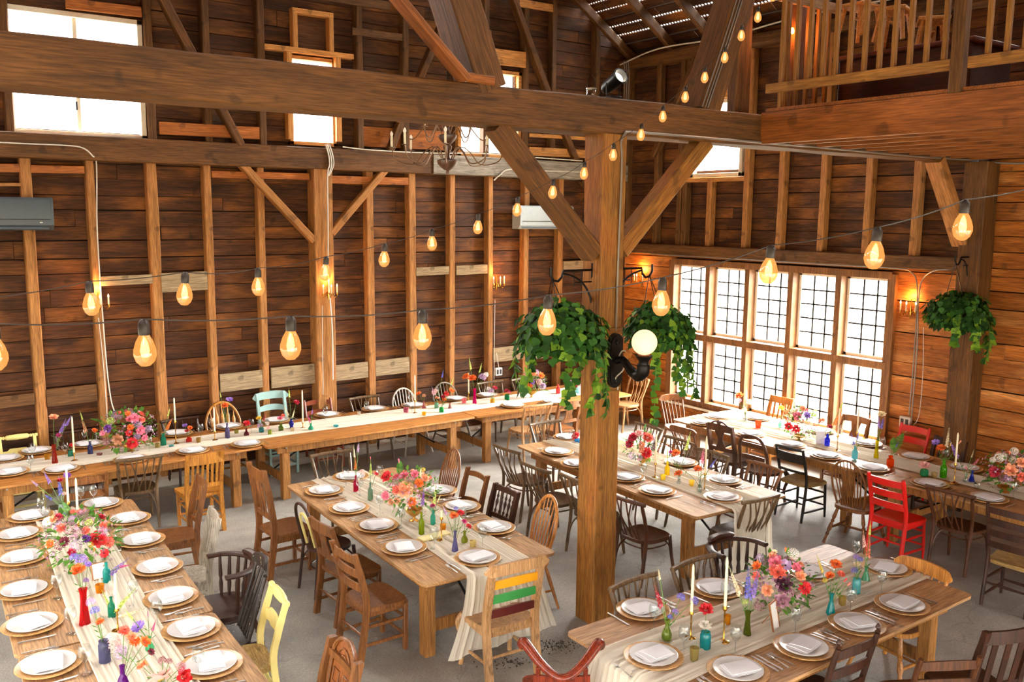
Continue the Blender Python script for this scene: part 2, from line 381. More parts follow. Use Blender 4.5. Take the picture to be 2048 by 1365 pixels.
# corrugated sheets above, lapped with narrow bright slits between the courses
rib.obj('sheet_rib', plain('#6c7074', .5, .3, name='galvanised_rib'), roof)
cm = MB(); q0 = 90
while q0 < 7.2:
    q1 = q0+1.15; rows = []
    for i in range(2):
        q = (q0, q1)[i]; row = []
        for j in range(-4*26, int(12.4*26)+1):
            row.append(V((11.3, j/26, 6.3))+sl*q+nr*(.135+.016*math.sin(j*PI/2+.7)+.0))
        rows.append(row)
    cm.sheet(rows); q0 = q1+.035

# the far slope closes the barn over the long wall
ls = MB(); s2 = V((1, 0, .63)).normalized(); n2 = V((-.63, 0, 1)).normalized()
ls.box(V((-1, 4.2, 6.3))+s2*3.6+n2*.12, (7.3, 16.6, .03), Matrix((s2, (0, 1, 0), n2)).transposed())
ls.obj('ceiling_far', W_DARKY, kind='structure')
for i, y in enumerate([11.92, 10.9, 10.02, 9.15, 8.3, 7.4, 6.5, 5.7, 4.8, 3.9, 3.0, 2.1]):
    timber('rafter', V((11.15, y, 6.3)), V((5.2, y, 6.3+5.95*.63)), .09, .15, W_STUDD if i else W_BEAM, seed=i, parent=roof)
# ---- back wall framing
def onwall(o): o.parent = wb; return o
SX = [1.56, 2.26, 2.98, 3.68, 4.40, 6.04, 6.75, 7.47, 8.19, 8.92, 9.65, 10.4]
for i, x in enumerate(SX):
    rr = random.Random(i); w = .1+rr.uniform(-.01, .03)
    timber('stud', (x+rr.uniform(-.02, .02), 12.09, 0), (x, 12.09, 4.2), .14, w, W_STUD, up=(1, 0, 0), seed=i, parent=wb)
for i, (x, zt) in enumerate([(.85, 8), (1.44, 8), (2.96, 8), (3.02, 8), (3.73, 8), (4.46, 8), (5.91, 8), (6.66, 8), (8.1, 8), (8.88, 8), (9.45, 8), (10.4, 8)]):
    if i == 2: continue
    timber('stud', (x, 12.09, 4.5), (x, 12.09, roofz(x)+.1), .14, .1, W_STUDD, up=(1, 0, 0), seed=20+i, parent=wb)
timber('post', (5.27, 12.05, 0), (5.27, 12.05, 4.2), .24, .29, W_STUD, up=(1, 0, 0), seed=31, parent=wb)
timber('top_plate', (-2, 12.05, 4.345), (7.06, 12.05, 4.345), .26, .3, W_BEAM, seed=32, parent=wb)
timber('top_plate', (7.06, 12.04, 4.345), (11.05, 12.04, 4.335), .28, .29, W_GREY, seed=33, parent=wb)['label'] = 'weathered grey plate beam'
for i, (a, b, w) in enumerate([((4.12, 4.24), (5.13, 3.2), .13), ((6.28, 4.24), (5.4, 3.3), .13), ((3.05, 6.5), (4.12, 4.48), .17), ((8.5, 7.1), (9.3, 5.55), .15), ((9.3, 5.55), (9.95, 4.45), .15), ((7.42, 6.75), (6.7, 5.25), .14), ((10.05, 4.2), (11.0, 3.3), .14), ((6.7, 5.3), (6.35, 4.5), .12)]):
    timber('brace', (a[0], 12.0-.002*i, a[1]), (b[0], 12.0-.002*i, b[1]), .1, w, W_STUD if i < 2 else W_BEAM, up=(0, 1, 0), seed=40+i, parent=wb)
def nail(x0, x1, z0, z1, m, t=.03, y=12.03):
    timber('nailer', (x0, y, (z0+z1)/2), (x1, y, (z0+z1)/2+.01), t, z1-z0, m, bev=.004, wob=.003, seed=int(x0*9), parent=wb)
W_ORN = wood('#94501c', '#bc702c', 'x', .5, 1, bump=.2, blotch=.3, name='orange_nailer')
for q in [(1.2, 1.5, 4.02, 4.12), (1.62, 2.2, 4.03, 4.12), (3.74, 5.1, 4.04, 4.13), (5.42, 6.68, 4.01, 4.12)]: nail(*q, W_ORN)
nail(1.2, 1.5, 3.86, 3.9, W_STUD)
for q in [(2.32, 2.93, 2.66, 2.78), (3.04, 3.63, 2.55, 2.8), (6.81, 7.4, 2.64, 2.77), (7.54, 8.13, 2.63, 2.78), (9.72, 10.33, 2.62, 2.8)]: nail(*q, W_GREYB)
for q in [(1.0, 1.5, 1.24, 1.38), (1.63, 2.2, 1.2, 1.42)]: nail(*q, W_STUDD)
for q in [(3.75, 4.34, 1.15, 1.4), (4.47, 5.12, 1.13, 1.42), (5.42, 5.97, 1.13, 1.37), (6.1, 6.68, 1.14, 1.38), (8.26, 8.86, 1.16, 1.4), (8.98, 9.6, 1.14, 1.36)]: nail(*q, W_GREYB)
nail(3.1, 4.4, 4.56, 4.72, W_ORN); nail(5.95, 7.5, 4.56, 4.85, W_ORN, .02, 12.13); nail(8.95, 10.3, 4.56, 4.7, W_TAN); nail(8.95, 10.3, 4.86, 4.92, W_TAN)
nail(7.35, 8.85, 5.94, 6.18, W_TAN, .05); nail(8.72, 9.4, 6.88, 7.0, W_TAN); nail(2.1, 2.95, 5.96, 6.08, W_ORN, .05); nail(5.8, 6.6, 6.1, 6.2, W_STUDD)
nail(4.0, 6.4, 6.5, 6.62, W_STUDD, .05)
# boxed opening above the small window
for (x0, x1, z0, z1) in [(4.5, 5.8, 5.76, 5.83), (4.9, 4.97, 5.83, 6.34), (5.43, 5.5, 5.83, 6.34), (4.9, 5.5, 6.28, 6.35), (4.8, 4.88, 4.6, 5.76), (5.52, 5.6, 4.6, 5.76)]:
    timber('opening_frame', (x0 if x1-x0 > .2 else (x0+x1)/2, 12.05, (z0+z1)/2 if x1-x0 > .2 else z0), (x1 if x1-x0 > .2 else (x0+x1)/2, 12.05, (z0+z1)/2 if x1-x0 > .2 else z1), .12, min(z1-z0, x1-x0), W_TAN, up=(0, 0, 1) if x1-x0 > .2 else (1, 0, 0), bev=.004, wob=.001, parent=wb)
MB().box((5.2, 12.13, 6.05), (.46, .02, .45)).obj('panel', wood('#4a2c18', '#70482a', 'x', .6), wb)
MB().box((3.8, 12.02, .05), (15, .3, .1), None, .01).obj('baseboard_back', plain('#c9c2b4', .8, name='concrete_curb'), kind='structure')
# ---- windows of the back wall
def window(n, x0, x1, z0, z1, mat, stiles=(), horiz='x', plane=WB, fw=.06, dep=.14, rows=(), out=1, m2=None):
    def P(a, o, z): return (a, plane+o, z) if horiz == 'x' else (plane+o, a, z)
    def D(a, o, z): return (a, o, z) if horiz == 'x' else (o, a, z)
    root = empty('window_%d' % n, P((x0+x1)/2, 0, z0), kind='structure'); c = root.location
    def bx(nm, a, o, z, da, do, dz, m, par=root):
        p = V(P(a, o, z))-c; return MB().box(p, D(da, do, dz), None, .004).obj(nm, m, par)
    for a in (x0+fw/2, x1-fw/2): bx('window_frame', a, -.02, (z0+z1)/2, fw, dep, z1-z0, mat)
    for z in (z0+fw/2, z1-fw/2): bx('window_frame', (x0+x1)/2, -.02, z, x1-x0, dep, fw, mat)
    for s in stiles: bx('stile', s, .0, (z0+z1)/2, fw*.8, .05, z1-z0-2*fw, m2 or mat)
    for s in rows: bx('rail', (x0+x1)/2, .0, s, x1-x0-2*fw, .05, fw*.8, m2 or mat)
    bx('pane', (x0+x1)/2, .03, (z0+z1)/2, x1-x0-fw, .004, z1-z0-fw, PANE)
    return root
w1 = window(1, 1.44, 2.96, 4.48, 5.94, CREAM, (2.2,), fw=.06)
MB().box(V((2.17, 12.1, 4.85))-w1.location, (.02, .02, .1), None, .003).obj('latch', IRON, w1)
window(2, 4.86, 5.55, 4.53, 5.74, W_TAN, (), rows=(5.2,), fw=.05, m2=CREAM)
window(3, 7.6, 8.82, 4.5, 5.88, W_TAN, (), rows=(5.5,), fw=.06, m2=CREAM)
window(4, 9.35, 10.42, 4.22, 5.42, CREAM, (), horiz='y', plane=WR+.1, rows=(4.95,), fw=.06)
# ---- big leaded window
wn = empty('window_5', (WR, 8.7, .5), kind='structure'); wl = wn.location
W_MUL = wood('#6e4526', '#97683c', 'z', .6, 1, bump=.2, name='mullion_wood'); LEAD = plain('#1c1c1c', .9, .0, name='leading')
Y0, Y1, Z0, Z1, ZM = 6.68, 10.7, .48, 2.86, 1.62
def wbx(nm, y, z, dy, dz, x=.0, dx=.2, m=W_MUL): return MB().box(V((WR+x, y, z))-wl, (dx, dy, dz), None, .005).obj(nm, m, wn)
ys = [Y0+(Y1-Y0)*i/5 for i in range(6)]
for i, y in enumerate(ys): wbx('mullion', y, (Z0+Z1)/2, .09 if 0 < i < 5 else .12, Z1-Z0, x=.04, dx=.2)
for z, h in ((Z0+.02, .1), (ZM, .1), (Z1-.02, .1)): wbx('transom', (Y0+Y1)/2, z, Y1-Y0, h, x=.03, dx=.2)
for i in range(5):
    a, b = ys[i]+.045, ys[i+1]-.045
    for z0, z1 in ((Z0+.07, ZM-.05), (ZM+.05, Z1-.07)):
        sash = MB()
        for y in (a+.02, b-.02): sash.box(V((WR+.12, y, (z0+z1)/2))-wl, (.04, .04, z1-z0))
        for z in (z0+.02, z1-.02): sash.box(V((WR+.12, (a+b)/2, z))-wl, (.04, b-a, .04))
        so = sash.obj('sash', CREAM, wn)
        ld = MB()
        for k in (1, 2): ld.box(V((WR+.12, a+.04+(b-a-.08)*k/3, (z0+z1)/2))-wl, (.014, .022, z1-z0-.08))
        for k in range(1, 5): ld.box(V((WR+.12, (a+b)/2, z0+.04+(z1-z0-.08)*k/5))-wl, (.014, b-a-.08, .022))
        ld.obj('leading', LEAD, wn)
        MB().box(V((WR+.124, (a+b)/2, (z0+z1)/2))-wl, (.003, b-a-.06, z1-z0-.06)).obj('pane', PANE, wn)
MB().box(V((WR-.02, (Y0+Y1)/2, Z0-.04))-wl, (.2, Y1-Y0+.1, .035), None, .006).obj('window_sill', CREAM, wn)
# ---- right wall framing
for i, y in enumerate([11.15, 10.6, 10.48, 9.2, 8.55, 7.83, 7.12, 6.43]):
    timber('stud', (11.06, y, 3.08), (11.06, y, 6.2), .13, .1, W_STUD if i > 2 else W_STUDD, up=(0, 1, 0), seed=60+i, parent=wru)
timber('stud', (11.06, 9.94, 3.08), (11.06, 9.94, 4.2), .13, .1, W_STUD, up=(0, 1, 0), seed=70, parent=wru)
timber('sill_plate', (11.06, 9.2, 4.18), (11.06, 10.5, 4.18), .12, .07, W_TAN, seed=74, parent=wru)
timber('header', (11.06, 9.2, 5.55), (11.06, 10.5, 5.55), .1, .25, W_TAN, seed=75, parent=wru)
timber('girt', (11.0, 12.1, 3.03), (11.0, 5.7, 3.03), .22, .17, W_STUDD, seed=71, parent=wr)
timber('corner_post', (11.14, 12.0, 0), (11.14, 12.0, 6.3), .2, .2, W_BEAM, up=(1, 0, 0), seed=72, parent=wr)
timber('eave_plate', (11.0, 12.1, 6.2), (11.0, -2, 6.2), .2, .18, W_BEAM, wob=.04, bev=.04, seed=73, parent=roof)
timber('brace', (11.0, 11.2, 4.6), (11.0, 10.3, 6.1), .1, .14, W_BEAM, up=(1, 0, 0), seed=76, parent=wru)
# ---- free timbers
tk = dict(kind='thing')
bm = timber('tie_beam', (-2.5, 5.78, 4.405), (10.95, 5.78, 4.405), .3, .29, W_BEAM, seed=80, wob=.012, label='huge hand-hewn brown tie beam crossing the barn on top of the square post', cat='beam')
timber('timber_post', (5.08, 5.75, 0), (5.08, 5.75, 4.262), .24, .26, W_POST, up=(1, 0, 0), seed=81, bev=.01, wob=.008, label='thick square sawn post carrying the tie beam between the two middle tables', cat='post')
timber('timber_post', (10.885, 5.55, 0), (10.885, 5.55, 4.265), .28, .3, W_BEAM, up=(1, 0, 0), seed=82, label='dark square post standing against the orange board wall under the ivy basket', cat='post')
timber('diagonal_brace', (4.93, 5.72, 3.27), (3.93, 5.72, 4.27), .15, .16, W_BEAM, up=(0, 1, 0), seed=83, label='brown knee brace from the square post up to the chandelier end of the beam', cat='brace')
timber('diagonal_brace', (5.22, 5.72, 3.3), (6.23, 5.72, 4.27), .15, .16, W_POST, up=(0, 1, 0), seed=84, label='pale brown knee brace from the square post up towards the loft', cat='brace')
timber('diagonal_brace', (10.8, 5.68, 3.3), (10.05, 5.68, 4.27), .13, .2, W_STUD, up=(0, 1, 0), seed=85, label='knee brace between the dark wall post and the loft end of the beam', cat='brace')
timber('diagonal_strut', (3.86, 5.78, 4.52), (2.85, 5.78, 7.0), .26, .3, W_BEAM, up=(0, 1, 0), seed=86, label='thick brown roof strut rising from the beam above the chandelier', cat='strut')
timber('diagonal_strut', (3.58, 5.6, 4.56), (2.3, 5.6, 5.7), .05, .15, W_LOFT, up=(0, 1, 0), seed=87, label='thin orange board strut nailed beside the thick roof strut', cat='strut')
timber('diagonal_strut', (6.22, 5.78, 4.52), (7.15, 5.78, 6.9), .26, .27, W_BEAM, up=(0, 1, 0), seed=88, label='thick brown roof strut rising from the beam beside the loft railing', cat='strut')
timber('roof_post', (6.98, 5.98, 4.55), (6.98, 5.98, 8), .12, .2, W_BEAM, up=(1, 0, 0), seed=89, label='dark post standing on the beam at the corner of the loft railing', cat='post')
timber('roof_post', (7.55, 5.78, 4.55), (7.55, 5.78, 8), .12, .2, W_BEAM, up=(1, 0, 0), seed=90, label='dark post standing on the beam behind the loft balusters and lit by an orange bulb', cat='post')
timber('wood_block', (3.62, 5.66, 4.585), (3.86, 5.66, 4.58), .08, .07, W_LOFT, seed=91, label='short orange wood block lying on the beam at the foot of the struts', cat='block')
# ---- loft
lf = empty('loft', (6.9, 5.6, 4.27), label='loft floor with a fir rim joist and open joists beyond the beam', cat='loft')
def lp(o): o.parent = lf; o.matrix_parent_inverse = Matrix.Translation(-lf.location); return o
lp(timber('rim_joist', (6.93, 5.63, 4.42), (6.93, -3, 4.42), .05, .29, W_LOFT, wob=.001, bev=.004, seed=92))
for i in range(9): lp(timber('joist', (7.36+i*.42, 5.63, 4.425), (7.36+i*.42, -3, 4.425), .045, .27, W_LOFT, wob=.001, bev=.003, seed=93+i))
fl = MB(); r = random.Random(2); x = 6.92
while x < 11: fl.box((x+.07, 1.3, 4.585), (.136, 8.6, .03)); x += .14
lp(fl.obj('floor_deck', W_LOFT))
rl = empty('loft_railing', (6.95, 5.5, 4.6), label='loft railing of square pine balusters above the fir rim joist', cat='railing')
def rp(o): o.parent = rl; o.matrix_parent_inverse = Matrix.Translation(-rl.location); return o
rp(timber('bottom_rail', (6.93, 5.6, 4.78), (6.93, 3.84, 4.78), .04, .085, W_BAL, wob=.001, bev=.003, seed=110))
rp(timber('bottom_rail', (6.93, 3.7, 4.78), (6.93, 1.5, 4.78), .04, .085, W_BAL, wob=.001, bev=.003, seed=111))
rp(timber('top_rail', (6.95, 5.6, 5.62), (6.95, 1.5, 5.62), .09, .04, W_BAL, wob=.001, bev=.003, seed=112))
for i, y in enumerate([5.47, 5.31, 5.17, 5.03, 4.9, 4.76, 4.62, 4.48, 4.35, 4.21, 4.07, 3.92, 3.58, 3.44, 3.31, 3.17, 3.03, 2.9]):
    rp(timber('baluster', (6.965, y, 4.6 if i == 0 else 4.78), (6.965, y, 5.61), .038, .038, W_BAL, up=(1, 0, 0), wob=.001, bev=.003, seed=113+i))
rp(timber('newel', (6.93, 3.78, 4.56), (6.93, 3.78, 6.2), .1, .1, W_STUDD, up=(1, 0, 0), seed=140))
rl2 = empty('loft_railing', (8.2, 5.55, 4.6), label='short return railing of pine balusters along the beam edge of the loft', cat='railing')
for i in range(5):
    o = timber('baluster', (7.15+i*.15, 5.56, 4.6), (7.15+i*.15, 5.56, 5.61), .038, .038, W_BAL, up=(1, 0, 0), wob=.001, bev=.003, seed=150+i); o.parent = rl2; o.matrix_parent_inverse = Matrix.Translation(-rl2.location)
o = timber('top_rail', (7.0, 5.56, 5.62), (7.9, 5.56, 5.62), .09, .04, W_BAL, up=(0, 1, 0), wob=.001, bev=.003, seed=156); o.parent = rl2; o.matrix_parent_inverse = Matrix.Translation(-rl2.location)
# ------------------------------------------------------------------ chairs (local: faces +y, origin on the floor under the seat)
def wd(a, b, rough=.42, **k): return wood(a, b, 'z', rough, 1.3, blotch=.45, bump=.12, name='chair_wood', spec=.5, **k)
C_OLIVE = wd('#46351f', '#7c6040'); C_BRN = wd('#3a2010', '#643a1c'); C_RED = wd('#6e2c14', '#a04c26'); C_GOLD = wd('#a8682a', '#d49448')
C_OAK = wd('#a86a24', '#d29038'); C_LT = wd('#a87c4c', '#cda070'); C_DK = wd('#24120a', '#482614'); C_BLK = wd('#17100c', '#2e2019', wear='#b8a890')
C_BLACK = wd('#141210', '#24201c'); C_WHITE = wd('#cfc8b8', '#ebe5d8'); C_GREY = wd('#6e665a', '#9a9080'); C_WGR = wd('#8a8070', '#c8c0b0', wear='#5c4a38')
C_BLUE = plain('#9cc0bc', .5, name='blue_paint'); C_YEL = plain('#e2d284', .5, name='yellow_paint'); C_RPT = plain('#d01c14', .3, name='red_paint')
C_MAH = wd('#5c1e10', '#8c3418', rough=.25); C_RUSH = wood('#8a6c3c', '#c8a868', 'x', .8, 4, bump=.8, name='rush'); C_TEAK = wd('#6c4020', '#9c6430'); C_MED = wd('#5c3618', '#8c5828')
def seat_outline(kind, w, d, n=20):
    o = []
    for i in range(n*2):
        a = 2*PI*i/(n*2); c, s = math.cos(a), math.sin(a)
        e = {'round': 2, 'square': 7, 'saddle': 3.2, 'trap': 5}[kind]
        x = math.copysign(abs(c)**(2/e), c)*w/2; y = math.copysign(abs(s)**(2/e), s)*d/2
        if kind in ('trap', 'square'): x *= 1+.1*(y/(d/2))
        if kind == 'saddle': x *= 1+.08*(y/(d/2))
        o.append((x, y))
    return o
def seat_mb(kind, w, d, z=.45, t=.03, dish=.01):
    o = seat_outline(kind, w, d); n = len(o); mb = MB(); vs = []; rings = [(1, z-t), (1.0, z-.006), (.975, z), (.8, z-dish*.6), (.4, z-dish)]
    vs.append(V((0, 0, z-t)))
    for s, zz in rings: vs += [V((x*s, y*s, zz)) for x, y in o]
    vs.append(V((0, 0, z-dish))); L = len(vs)-1
    fs = [(0, 1+(i+1) % n, 1+i) for i in range(n)]
    for k in range(len(rings)-1): fs += [(1+k*n+i, 1+k*n+(i+1) % n, 1+(k+1)*n+(i+1) % n, 1+(k+1)*n+i) for i in range(n)]
    k = len(rings)-1; fs += [(1+k*n+i, 1+k*n+(i+1) % n, L) for i in range(n)]
    return mb.add(vs, fs)
def T(a, b, prof, n=8, mid=None):          # turned member: prof = [(t, r)]
    a, b = V(a), V(b); return MB().tube([a+(b-a)*t for t, r in prof], [r for t, r in prof], n)
STR = [(0, .010), (.2, .012), (.5, .015), (.8, .012), (1, .010)]
TUR = [(0, .014), (.1, .018), (.3, .022), (.36, .014), (.4, .023), (.44, .014), (.5, .022), (.62, .024), (.7, .014), (.75, .022), (.8, .014), (1, .019)]
def legs_of(kind, w, d, z=.44, rear=True, rk=.05):
    """(name, mesh builder) of legs and stretchers"""
    P = []; hw, hd = w/2-.03, d/2-.03; pts = {}
    for sx in (-1, 1):
        for sy in ((1, -1) if rear else (1,)):
            if kind == 'straight':
                a, b = V((sx*hw, sy*hd, z)), V((sx*(hw-.005), sy*(hd+(.04 if sy < 0 else 0)), 0))
                P.append(('leg', MB().bar(a, b, .036, .036, (0, 1, 0)))); 
            elif kind == 'round':
                a, b = V((sx*hw, sy*hd, z)), V((sx*(hw+.01), sy*(hd+(.04 if sy < 0 else .01)), 0))
                P.append(('leg', T(a, b, [(0, .016), (.5, .018), (1, .012)])))
            elif kind in ('splay', 'turned'):
                a, b = V((sx*(hw-.05), sy*(hd-.04), z-.01)), V((sx*(hw+.05), sy*(hd+.06), 0))
                P.append(('leg', T(a, b, [(0, .011), (.35, .02), (.6, .016), (1, .011)] if kind == 'splay' else TUR)))
            elif kind == 'bent':
                a, b = V((sx*(hw-.01), sy*(hd-.01), z)), V((sx*(hw+.02), sy*(hd+.05), 0))
                P.append(('leg', MB().tube(crom([a, a+(b-a)*.4+V((0, -sy*.008, 0)), b], 5), [.019]*5+[.017]*5+[.013], 8)))
            elif kind == 'cab':                  # curved front legs
                a = V((sx*hw, sy*hd, z))
                if sy > 0: P.append(('leg', MB().tube(crom([a, a+V((sx*.03, .03, -.1)), a+V((0, 0, -.26)), a+V((sx*.01, .03, -z))], 5), [.03, .032, .034, .034, .032, .028, .025, .022, .02, .019, .019, .018, .018, .019, .02, .022], 8)))
                else: P.append(('leg', MB().bar(a, a+V((0, -.05, -z)), .036, .036, (0, 1, 0))))
                b = V((a.x, a.y, 0))
            pts[(sx, sy)] = (a, b)
    if not rear:
        for sx in (-1, 1): pts[(sx, -1)] = (V((sx*(w/2-.04), -d/2+.02, z)), V((sx*(w/2-.045), -d/2-.03, 0)))
    at = lambda k, t: pts[k][0]+(pts[k][1]-pts[k][0])*t
    if kind in ('straight', 'round', 'cab'):
        for t in ((.35, .7) if kind != 'cab' else (.6,)):
            for sx in (-1, 1): P.append(('stretcher', T(at((sx, 1), t+.05), at((sx, -1), t+.05), STR) if kind != 'straight' else MB().bar(at((sx, 1), t), at((sx, -1), t), .016, .028)))
            P.append(('stretcher', T(at((-1, 1), t-.03), at((1, 1), t-.03), STR) if kind != 'straight' else MB().bar(at((-1, 1), t), at((1, 1), t), .016, .028)))
        P.append(('stretcher', T(at((-1, -1), .5), at((1, -1), .5), STR)))
    elif kind in ('splay', 'turned'):
        m = []
        for sx in (-1, 1):
            a, b = at((sx, 1), .6), at((sx, -1), .6); P.append(('stretcher', T(a, b, STR))); m.append((a+b)/2)
        P.append(('stretcher', T(m[0], m[1], STR)))
    elif kind == 'bent':
        for sx in (-1, 1):       # curved braces under the seat
            for sy in (1, -1):
                a = at((sx, sy), .5); P.append(('brace', MB().tube(bez(a, a+V((-sx*.01, -sy*.02, .13)), V((a.x*.75, a.y*.7, z-.03)), V((a.x*.35, a.y*.35, z-.028)), 8), .009, 6)))
    return P
def curve_rail(w, z, y, bow, h, t, crest=0, n=14, roll=0, dip=0, ends=None):
    """a curved back rail: w wide, bowed backwards, with a crest raised in the middle"""
    mb = MB(); vs = []
    for i in range(n+1):
        u = -1+2*i/n; x = u*w/2; yy = y-bow*(1-u*u); top = h/2+crest*(1-u*u)-dip*abs(math.sin(u*PI))*0
        if dip: top += dip*math.cos(u*PI*3)*(1-abs(u))
        lo = -h/2+(crest*.55*(1-u*u) if crest else 0)
        if ends: e = max(0, abs(u)-(1-ends))/ends; top *= math.sqrt(max(.04, 1-e*e)); lo *= math.sqrt(max(.04, 1-e*e))
        vs += [V((x, yy-t/2, z+lo)), V((x, yy+t/2, z+lo)), V((x, yy+t/2, z+top)), V((x, yy-t/2-roll, z+top))]
    fs = [(i*4+j, i*4+(j+1) % 4, (i+1)*4+(j+1) % 4, (i+1)*4+j) for i in range(n) for j in range(4)]+[(3, 2, 1, 0), tuple(n*4+j for j in range(4))]
    return mb.add(vs, fs)
def posts(w, d, ht, r=.017, top_out=.0, rake=.09, sq=False, cur=True, down=True, fin=False, tw=None):
    P = []
    for sx in (-1, 1):
        x = sx*(w/2-.03); xt = sx*((tw or w-.06)/2+top_out); y0 = -d/2+.02
        pts = crom([V((x, y0-(.06 if down else 0), 0 if down else .43)), V((x, y0, .45)), V(((x+xt)/2, y0-rake*.35, (.45+ht)/2)), V((xt, y0-rake, ht))], 5)
        if sq:
            mb = MB(); k = len(pts); vs = []
            for i, p in enumerate(pts): s = r*(1 if i < k-3 else .9); vs += [p+V((a*s, b*s*1.25, 0)) for a, b in ((-1, -1), (1, -1), (1, 1), (-1, 1))]
            mb.add(vs, [(i*4+j, i*4+(j+1) % 4, (i+1)*4+(j+1) % 4, (i+1)*4+j) for i in range(k-1) for j in range(4)]+[(3, 2, 1, 0), tuple((k-1)*4+j for j in range(4))])
        else: mb = MB().tube(pts, [r*.8]+[r]*(len(pts)-2)+[r*.85], 8)
        if fin: t = pts[-1]; mb.lathe([(.008, 0), (.02, .012), (.008, .024), (.017, .04), (.012, .055), (.001, .07)], 8, c=t)
        P.append(('back_post', mb))
    return P
def yb(d, z, ht, rake=.09): u = max(0, (z-.45)/(ht-.45)); return -d/2+.02-rake*(.7*u+.3*u*u)
def chair_parts(kind, m, **k):
    P = []; A = lambda n, mb, mt=None, lab=None: P.append((n, mb, mt or m, lab))
    AA = lambda L, mt=None: [A(n, mb, mt) for n, mb in L]
    if kind == 'vback':
        w, d, ht = .44, .42, .86; A('seat', seat_mb('saddle', w, d, t=.035)); AA(legs_of('bent', w, d, rear=False)); AA(posts(w, d, ht-.02, .0185, tw=.46, rake=.12))
        y = -d/2+.02-.12; pts = [V((u*.255, y+.03*(u*u)-.014, ht-.003*u*u)) for u in [-1+i/5 for i in range(11)]]
        A('top_rail', MB().tube(pts, .021, 8))
        for a, b in ((-.16, -.1), (-.1, .01), (-.03, -.07)):
            for s in (1, -1): A('spindle', MB().tube(crom([(s*a, y+.03*(a/.25)**2-.014, ht), (s*(a+b)/2, y+.02, .66), (s*b, -d/2+.03, .44)], 4), .0085, 6))
        A('lower_ring', MB().tube([V((x*.86, y2*.86, .36)) for x, y2 in seat_outline('saddle', w, d, 12)]+[V((seat_outline('saddle', w, d, 12)[0][0]*.86, seat_outline('saddle', w, d, 12)[0][1]*.86, .36))], .008, 6, cap=False))
    elif kind == 'hoop':
        w, d, ht = .44, .42, k.get('ht', 1.0); sp = k.get('sp', 7); hw = k.get('hw', .21)
        A('seat', seat_mb('saddle', w, d, t=.038, dish=.014)); AA(legs_of(k.get('leg', 'splay'), w, d))
        hp = []
        for i in range(25):
            a = PI*i/24; x = -math.cos(a)*hw*(1 if a < PI/2 else 1); z = .46+(ht-.46)*math.sin(a)**.62; x *= (.72+.28*min(1, (z-.45)/.3))
            hp.append(V((x, -.15-.13*(z-.45)/.5, z)))
        A('hoop', MB().tube(hp, .0125 if not k.get('fat') else .016, 8))
        for i in range(sp):
            u = -1+2*(i+1)/(sp+1); xt = u*hw*.97; a = math.acos(max(-1, min(1, -xt/hw))); zt = .46+(ht-.46)*math.sin(a)**.62
            xb = u*hw*(.62 if k.get('fan') else .72); A_, B_ = V((xb, -.15, .45)), V((xt*(1 if u*u < .6 else .97), -.15-.13*(zt-.45)/.5, zt))
            if k.get('arrow') : mb = MB().tube([A_, A_+(B_-A_)*.35, A_+(B_-A_)*.7, A_+(B_-A_)*.8, B_], [.007, .012, .024, .008, .006], 6, flat=.4, up=(0, 1, 0))
            else: mb = T(A_, B_, [(0, .0065), (.35, .009), (1, .0055)], 6)
            A('spindle', mb)
    elif kind == 'ladder':
        w, d, ht = k.get('w', .45), .41, k.get('ht', .95); A('seat', seat_mb('trap', w, d, t=k.get('st', .035), dish=.006 if not k.get('rush') else .018), C_RUSH if k.get('rush') else None, 'woven rush seat' if k.get('rush') else None)
        lg = k.get('leg', 'straight'); AA(legs_of(lg, w, d, rear=False)); AA(posts(w, d, ht, k.get('r', .019), sq=k.get('sq', lg == 'straight'), fin=k.get('fin', False), rake=.1))
        sl = k.get('slats', 3); cols = k.get('cols'); z0 = k.get('z0', .58)
        for i in range(sl):
            z = z0+(ht-.06-z0)*i/max(1, sl-1); last = i == sl-1
            wid = (w-.07) if not (last and k.get('big')) else w+.07
            mb = curve_rail(wid, z, yb(d, z, ht, .1)+(0 if not (last and k.get('big')) else .0), .03, k.get('sh', .055)*(1.35 if last and k.get('big') else 1), .014 if not (last and k.get('big')) else .026, crest=k.get('crest', .02), dip=k.get('dip', 0) if last or k.get('dipall') else 0, ends=.25 if last and k.get('big') else None)
            c = cols[i] if cols else None
            A('crest_rail' if last and k.get('big') else 'slat', mb, c[0] if c else None, c[1] if c else None)
        if not k.get('rush'):
            for sx in (-1, 1): A('apron', MB().box((sx*(w/2-.035), 0, .395), (.02, d-.06, .05), None, .003))
            A('apron', MB().box((0, d/2-.035, .395), (w-.06, .02, .05), None, .003)); A('apron', MB().box((0, -d/2+.03, .395), (w-.08, .02, .05), None, .003))
    elif kind == 'slat':
        w, d, ht = k.get('w', .44), .42, k.get('ht', .92); A('seat', seat_mb(k.get('seat', 'square'), w, d, t=.032, dish=.008)); lg = k.get('leg', 'straight')
        AA(legs_of(lg, w, d, rear=False)); AA(posts(w, d, ht, .02, sq=True, rake=.1, tw=k.get('tw')))
        zc = ht-k.get('ch', .1)/2-.005; A('crest_rail', curve_rail(w-.05+k.get('over', 0), zc, yb(d, zc, ht, .1), .025, k.get('ch', .1), .02, crest=k.get('crest', .0), dip=k.get('dip', 0), ends=.2 if k.get('over') else None))
        zl = k.get('zl', .55); A('lower_rail', curve_rail(w-.06, zl, yb(d, zl, ht, .1), .02, .045, .018))
        n = k.get('n', 5); sw = k.get('sw', .03); span = (w-.12)
